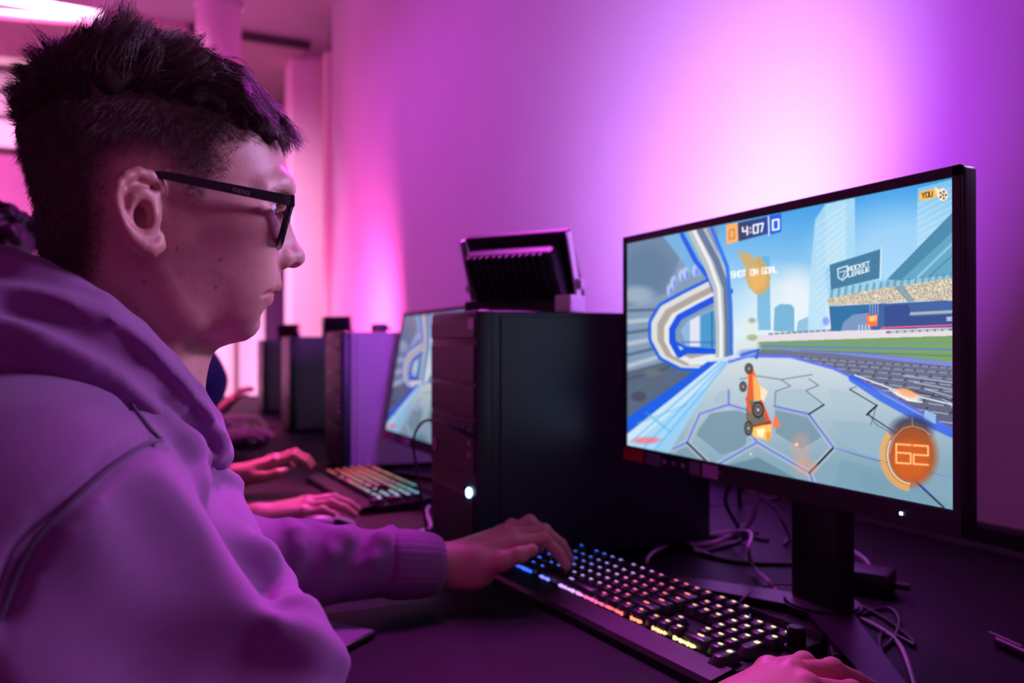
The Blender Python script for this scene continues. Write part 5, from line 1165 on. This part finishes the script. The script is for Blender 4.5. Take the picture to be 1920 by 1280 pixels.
# ------------------------------------------------------------------ hair of the boy
M_HAIR = bpy.data.materials.new('dark_brown_hair'); M_HAIR.use_nodes = True
b = M_HAIR.node_tree.nodes['Principled BSDF']; b.inputs['Base Color'].default_value = (.075, .036, .032, 1); b.inputs['Roughness'].default_value = .34; b.inputs['Specular IOR Level'].default_value = .55
M_HAIRB = mat('dark_hair_mass', (.040, .020, .019), .7, spec=.2, bump=.6, bscale=700)
hm = quads_mesh('tmp', [(headV, headQ)]); nrm = np.zeros(len(headV) * 3, np.float32); hm.vertices.foreach_get('normal', nrm); nrm = nrm.reshape(-1, 3).astype(float); bpy.data.meshes.remove(hm)
def partv(u): return np.interp(u, [-50, 60, 120, 180, 240, 300, 360, 420, 470, 520], [215, 190, 172, 166, 172, 180, 188, 200, 222, 245])
cand = np.where(scalp & ~ear_m & (headV[:, 2] > 1.0))[0]
cp = sp_[cand]; top = cp[:, 1] < partv(cp[:, 0]) + rng.normal(scale=9, size=len(cp))
topI, sideI = cand[top], cand[~top]
def grow(root, n, u, L, rnd, jit=.12, N=9):
    """one top lock / strand: stands up along the scalp normal, then is swept; u is the place along the head (photo column)"""
    x = (root[0] - X0) / .075
    back = np.clip((150 - u) / 110, 0, 1); front = np.clip((u - 300) / 150, 0, 1); midw = 1 - max(back, front)
    f0 = np.array((.25 * x * (1 - abs(x)), 0, 0)) + back * np.array((0, -.95, .10)) + midw * np.array((0, .30, .85)) + front * np.array((0, .80, .30))
    f1 = back * np.array((0, -1.0, -.10)) + midw * np.array((-.25 * x, .62, .30)) + front * np.array((.1 * x, .38, -1.15))
    p = np.array(root, float); pts = [p - n * .002]; kick = rnd * jit
    for i in range(1, N):
        t = i / (N - 1); a = .62 * (1 - t) ** 1.3
        d = n * a + f0 * (1 - t) * .9 + f1 * t * 1.0 + kick * (0.4 + t); d /= np.linalg.norm(d)
        p = p + d * L / (N - 1); pts.append(p)
    return np.array(pts)
gi = rng.choice(topI, 330, replace=False); guides, gsrc = [], []
for i in gi:
    u = sp_[i, 0] ; L = np.interp(u, [30, 90, 150, 200, 260, 340, 420, 480], [.009, .018, .028, .031, .028, .029, .033, .024]) * rng.uniform(.75, 1.2)
    rnd = rng.normal(size=3)
    if 150 < u < 225 and rng.random() < .45: L *= 1.2; rnd = np.array((rnd[0] * .6, rng.uniform(-1.6, .6), 2.2))
    if u < 150 and rng.random() < .4: L *= 1.3; rnd = np.array((rnd[0], rnd[1] - 1, rng.uniform(.4, 2.2)))
    guides.append(grow(headV[i], nrm[i], u, L, rnd, .20)); gsrc.append(headV[i])
guides = np.array(guides); gsrc = np.array(gsrc)
HM = Vol((X0 - .12, -.17, 1.02), (X0 + .12, .20, 1.40), .0022)
# thin close-cropped layer over the scalp, thicker on top
g = (headV[cand]); 
for i in rng.choice(topI, 900, replace=False): HM.ell(headV[i] + nrm[i] * .001, (.0052,) * 3, .004)
for G in guides: HM.chain(G[:-1], list(np.linspace(.0032, .0008, len(G) - 1)), .0025)
mV, mQ = HM.nets(); mV = relax(mV, mQ, 1, .5)
hair = under(link('hair', quads_mesh('hair', [(mV, mQ)]), M_HAIRB), boy)
# single strands
pts_all, rad_all = [], []; NP = 9
ti = rng.choice(topI, 17000); tj = headV[ti] + rng.normal(scale=.0012, size=(17000, 3))
dist = ((tj[:, None, :] - gsrc[None]) ** 2).sum(2); near = np.argsort(dist, 1)[:, :3]; pick = near[np.arange(17000), rng.integers(0, 3, 17000)]
for k in range(17000):
    i = ti[k]; G = guides[pick[k]]; u = sp_[i, 0]
    L = np.linalg.norm(np.diff(G, axis=0), axis=1).sum() * rng.uniform(.8, 1.18)
    S_ = grow(tj[k], nrm[i], u, L, rng.normal(size=3), .22); w = np.linspace(0, 1, NP)[:, None] ** 1.0 * .85
    G2 = G + rng.normal(scale=.0022, size=3) + (G - G[0]) * rng.uniform(-.05, .16)
    pts_all.append(S_ * (1 - w) + G2 * w); rad_all.append(.00026 * np.linspace(1, .3, NP))
si = rng.choice(sideI, 17000)
for i in si:
    u, v = sp_[i]; n = nrm[i]; down = np.array((0, -.55, -.9)); 
    fu = np.clip((u - 240) / 170, 0, 1); bu = np.clip((200 - u) / 90, 0, 1); down = (1 - bu) * ((1 - fu) * down + fu * np.array((0, .55, -.75))) + bu * np.array((0, -.10, -1.0))
    L = (.0125 if v < 260 else .0085) * rng.uniform(.6, 1.15) * (.45 + .55 * min(1, d_edge[i] / 60)) 
    p = headV[i] + rng.normal(scale=.0008, size=3); d = n * rng.uniform(.35, .75) + down * .75 + rng.normal(scale=.16, size=3); d /= np.linalg.norm(d)
    t = np.linspace(0, 1, 4)[:, None]; q = p + d * L * t - n * (t ** 2) * L * .22
    if 165 < u < 280 and v < partv(u) + 9 and rng.random() < .8: continue
    if rng.random() > .25 + .75 * min(1, d_edge[i] / 40): continue
    pts_all.append(q); rad_all.append(.00013 * np.linspace(1, .4, 4))
# a few brow hairs
for s in (-1, 1):
    for k in range(170):
        t = rng.random(); xo = .011 + .041 * t; z0 = U(505, np.interp(t, [0, .55, 1], [364, 354, 366]) + rng.normal(scale=2.0), X0 + .03)[2]
        ya = np.arange(.16, -.02, -.001); fy = HV.sample(np.stack([np.full_like(ya, X0 + xo), ya, np.full_like(ya, z0)], 1)); p = np.array((X0 + s * xo, ya[np.argmax(fy < 0)], z0)); d = np.array((s * .6, -.8, -.25 + .5 * (1 - t))) + rng.normal(scale=.2, size=3); d /= np.linalg.norm(d)
        pts_all.append(p + d * np.linspace(0, .006, 4)[:, None]); rad_all.append(.00012 * np.linspace(1, .4, 4))
    c = U(488, 391, X0 + .0335)
    for k in range(46):
        th = -1.15 + 1.9 * k / 45; p = np.array((X0 + s * (.0335 + .0135 * math.sin(-th) * .9), c[1] + .0135 * math.cos(th), c[2] + .0040)); d = np.array((s * -math.sin(th) * .5, math.cos(th), .25 + .1 * rng.random())); d /= np.linalg.norm(d)
        tt = np.linspace(0, 1, 4)[:, None]; pts_all.append(p + d * .0065 * tt + np.array((0, 0, .0022)) * tt ** 2); rad_all.append(.00013 * np.linspace(1, .3, 4))
hc = bpy.data.hair_curves.new('strands'); hc.add_curves([len(p) for p in pts_all])
hc.attributes['position'].data.foreach_set('vector', np.concatenate(pts_all).astype(np.float32).ravel())
ra = hc.attributes.get('radius') or hc.attributes.new('radius', 'FLOAT', 'POINT'); ra.data.foreach_set('value', np.concatenate(rad_all).astype(np.float32))
hc.materials.append(M_HAIR)
st = bpy.data.objects.new('strands', hc); COL.objects.link(st); st.parent = hair; tag(st, kind='stuff')
# ------------------------------------------------------------------ legs and seats (mostly below the frame)
M_JEANS = cloth('dark_denim', (.03, .03, .05), sheen=.1); M_SHOE = mat('dark_shoe', (.03, .03, .035), .5)
def lower(root, x, y, spread=.09):
    V = Vol((x - .24, y - .30, .04), (x + .24, y + .42, .70), .012)
    V.ell((x, y - .10, .575), (.17, .15, .11), .03)
    for s in (-1, 1): V.chain([(x + s * .08, y - .08, .545), (x + s * (spread + .02), y + .26, .555), (x + s * spread, y + .25, .12)], [.095, .072, .052], .03)
    v_, q_ = V.nets(); under(link('trousers', quads_mesh('trousers', [(v_, q_)]), M_JEANS), root)
    for s in (-1, 1):
        V = Vol((x + s * spread - .07, y + .12, -.002), (x + s * spread + .07, y + .45, .14), .008)
        V.chain([(x + s * spread, y + .235, .042), (x + s * spread, y + .36, .034)], [.042, .034], .02).cone((x + s * spread, y + .24, .05), (x + s * spread, y + .245, .11), .043, .042, .02)
        v_, q_ = V.nets(); v_[:, 2] = np.maximum(v_[:, 2], 0.0); under(link('shoe', quads_mesh('shoe', [(v_, q_)]), M_SHOE), root)
M_SEAT = cloth('black_seat_mesh', (.02, .02, .025), sheen=.1)
def chair(label, x, y):
    t = thing('office_chair', label, 'chair', (x, y - .10, 0), group='office chairs along the desks')
    MB().box((0, .02, .425), (.46, .44, .06), bev=.025, seg=3).obj('seat', M_SEAT, t, True)
    MB().box((0, -.30, .66), (.42, .05, .36), rot=(-.12, 0, 0), bev=.022, seg=3).obj('backrest', M_SEAT, t, True)
    MB().box((0, -.29, .44), (.06, .03, .30), rot=(-.1, 0, 0), bev=.006).box((0, -.14, .405), (.06, .30, .02), bev=.004).obj('back_bracket', M_BLACK, t)
    MB().cyl((0, 0, .10), (0, 0, .42), .026, n=18).obj('gas_column', M_STEEL, t, True)
    for k in range(5):
        a_ = k * 2 * math.pi / 5 + .3; d = Vector((math.cos(a_), math.sin(a_), 0))
        MB().tube([(0, 0, .105), d * .15 + Vector((0, 0, .095)), d * .28 + Vector((0, 0, .075))], [.026, .020, .015], 8).obj('leg', M_BLACK, t, True)
        p = d * .28; MB().cyl(p + Vector((-d.y, d.x, 0)) * .018 + Vector((0, 0, .028)), p - Vector((-d.y, d.x, 0)) * .018 + Vector((0, 0, .028)), .028, n=16).cyl(p + Vector((0, 0, .03)), p + Vector((0, 0, .075)), .008).obj('caster', M_BLACK, t, True)
    return t
lower(boy, X0, -.20); chair('black office chair under the boy in the grey-lilac hoodie', X0, -.20)

# ------------------------------------------------------------------ the players further down the row
def player(label, cx, y0, head, cloth_m, hair_c, hands, hood=True, bare=True, lean=0.0):
    """hands: (side, wrist, fwd, pose); head: centre of the head"""
    root = thing('person', label, 'person', (cx, y0, 0)); hx, hy, hz = head
    V = Vol((hx - .12, hy - .14, hz - .26), (hx + .12, hy + .16, hz + .15), .004)
    V.ell((hx, hy - .01, hz + .025), (.074, .094, .088), .02); V.ell((hx, hy + .035, hz - .045), (.056, .058, .070), .03); V.cone((hx, hy - .02, hz - .06), (hx, hy - .05, hz - .22), .054, .060, .02)
    V.cone((hx, hy + .088, hz + .005), (hx, hy + .106, hz - .028), .007, .011, .012); V.ell((hx, hy + .088, hz - .066), (.022, .012, .008), .006); V.ell((hx, hy + .080, hz - .098), (.02, .014, .014), .012)
    for s in (-1, 1):
        V.ell((hx + s * .032, hy + .092, hz + .004), (.014, .010, .009), .006, 'sub'); V.ell((hx + s * .032, hy + .078, hz + .004), (.0125,) * 3, .003); V.ell((hx + s * .078, hy - .005, hz - .008), (.007, .018, .030), .005); V.ell((hx + s * .082, hy - .001, hz - .010), (.004, .008, .015), .003, 'sub')
    v_, q_ = V.nets(); parts = [(relax(v_, q_, 1), q_)]; nh = len(v_)
    sh = np.array((cx, y0 + .13 + lean, hz - .185))
    C = Vol((cx - .44, y0 - .30, .44), (cx + .44, y0 + .62, hz - .06), .008)
    for dx in (-.06, .06): C.chain([(cx + dx, y0 - .05, .52), (cx + dx, y0 + .02, .74), (cx + dx, sh[1], sh[2] - .06), (cx + dx * .6, sh[1], sh[2] + .02)], [.145, .135, .13, .075], .04)
    if hood: C.chain([(cx - .07, sh[1] + .05, sh[2] + .035), (cx - .08, sh[1] - .05, sh[2] + .055), (cx, sh[1] - .10, sh[2] + .04), (cx + .08, sh[1] - .05, sh[2] + .055), (cx + .07, sh[1] + .05, sh[2] + .035)], .026, .012)
    for s, wr, fwd, pose in hands:
        wr = np.array(wr); f = np.array(fwd, float); f /= np.linalg.norm(f)
        hv = Vol(wr - .14 - f * .02, wr + .14 + f * .08, .0028)
        S_ = sh + np.array((s * .165, 0, -.02)); E_ = wr - f * .245 + np.array((s * .03, 0, -.005)); E_[2] = max(E_[2], .80)
        add_hand(hv, wr, f, (0, 0, 1), (-s, 0, 0), pose, 1.0, elbow=wr - f * .10)
        v_, q_ = hv.nets(); parts.append((relax(v_, q_, 1), q_))
        fa = Vol(np.minimum(wr, E_) - .06, np.maximum(wr, E_) + .06, .006); fa.cone(wr - f * .06, E_, .026, .038, .01); v_, q_ = fa.nets(); parts.append((v_, q_))
        ba = Vol(np.minimum(np.minimum(sh, S_), E_) - .08, np.maximum(np.maximum(sh, S_), E_) + .12, .010); ba.chain([sh + np.array((0, -.03, .05)), S_, E_], [.045, .04, .034], .02); v_, q_ = ba.nets(); parts.append((v_, q_))
        C.chain([sh + np.array((s * .07, 0, .0)), S_, E_], [.075, .07, .058], .03)
        C.chain([E_, wr - f * (.13 if bare else .05)], [.056, .044], .02)
    me = quads_mesh('body', parts); n = len(me.vertices); c = np.tile(np.array((.62, .36, .29)), (n, 1)); paint(me, c); under(link('body', me, M_SKIN), root)
    v_, q_ = C.nets(); under(link('hooded_top', quads_mesh('hooded_top', [(relax(v_, q_, 2), q_)]), cloth_m), root)
    Hh = Vol((hx - .12, hy - .14, hz - .12), (hx + .12, hy + .14, hz + .17), .005); r2 = np.random.default_rng(int(-cx * 10))
    Hh.ell((hx, hy - .018, hz + .035), (.081, .098, .090), 0); Hh.ell((hx, hy - .06, hz - .01), (.070, .055, .075), .02)
    for k in range(110):
        d = r2.normal(size=3); d[2] = abs(d[2]) * .8 + .05; d[1] -= .35; d /= np.linalg.norm(d); p = np.array((hx, hy - .018, hz + .035)) + d * np.array((.082, .100, .092)); tn = np.cross(d, r2.normal(size=3)); tn /= np.linalg.norm(tn)
        Hh.chain([p - tn * .016, p + d * .010, p + tn * .018 + d * .004], [.007, .0095, .004], .004)
    Hh.ell((hx, hy + .105, hz - .03), (.075, .05, .085), .012, 'sub')
    v_, q_ = Hh.nets(); under(link('hair', quads_mesh('hair', [(relax(v_, q_, 1), q_)]), mat('hair_of_player', hair_c, .45, noise=.25, nscale=120)), root)
    lower(root, cx, y0); return root
M_TOP2 = cloth('grey_pink_cotton', (.36, .20, .28)); M_TOP3 = cloth('navy_cotton', (.02, .025, .11)); M_TOP4 = cloth('dark_red_cotton', (.25, .03, .07))
player('second player, dark curly hair behind the boy\'s nape, hands on green-lit keyboard and grey mouse', -1.78, -.32, (-1.76, -.225, 1.195), M_TOP2, (.03, .012, .02),
       [(1, U(482, 972, -1.485), (.04, 1, .14), 'mouse2'), (-1, U(440, 893, -1.90), (.0, 1, .30), 'type')])
chair('black office chair of the second player behind the boy', -1.78, -.32)
player('third player in navy, only a dark shoulder showing below the boy\'s chin', -2.82, -.08, (-2.82, .11, 1.21), M_TOP3, (.02, .012, .012),
       [(1, U(398, 817, -2.62), (.0, 1, .02), 'mouse'), (-1, U(402, 790, -2.95), (.0, 1, .02), 'type')], bare=True, lean=.10)
chair('black office chair of the third player in navy', -2.82, -.08)
player('fourth player in dark red, a raised pink-lit hand beside the farthest tower', -3.86, -.12, (-3.86, -.02, 1.18), M_TOP4, (.03, .015, .012),
       [(1, U(408, 775, -3.66), (.0, .75, .7), 'mouse2'), (-1, U(400, 795, -3.98), (.0, 1, .05), 'type')], bare=False)
chair('black office chair of the fourth player in dark red', -3.86, -.12)
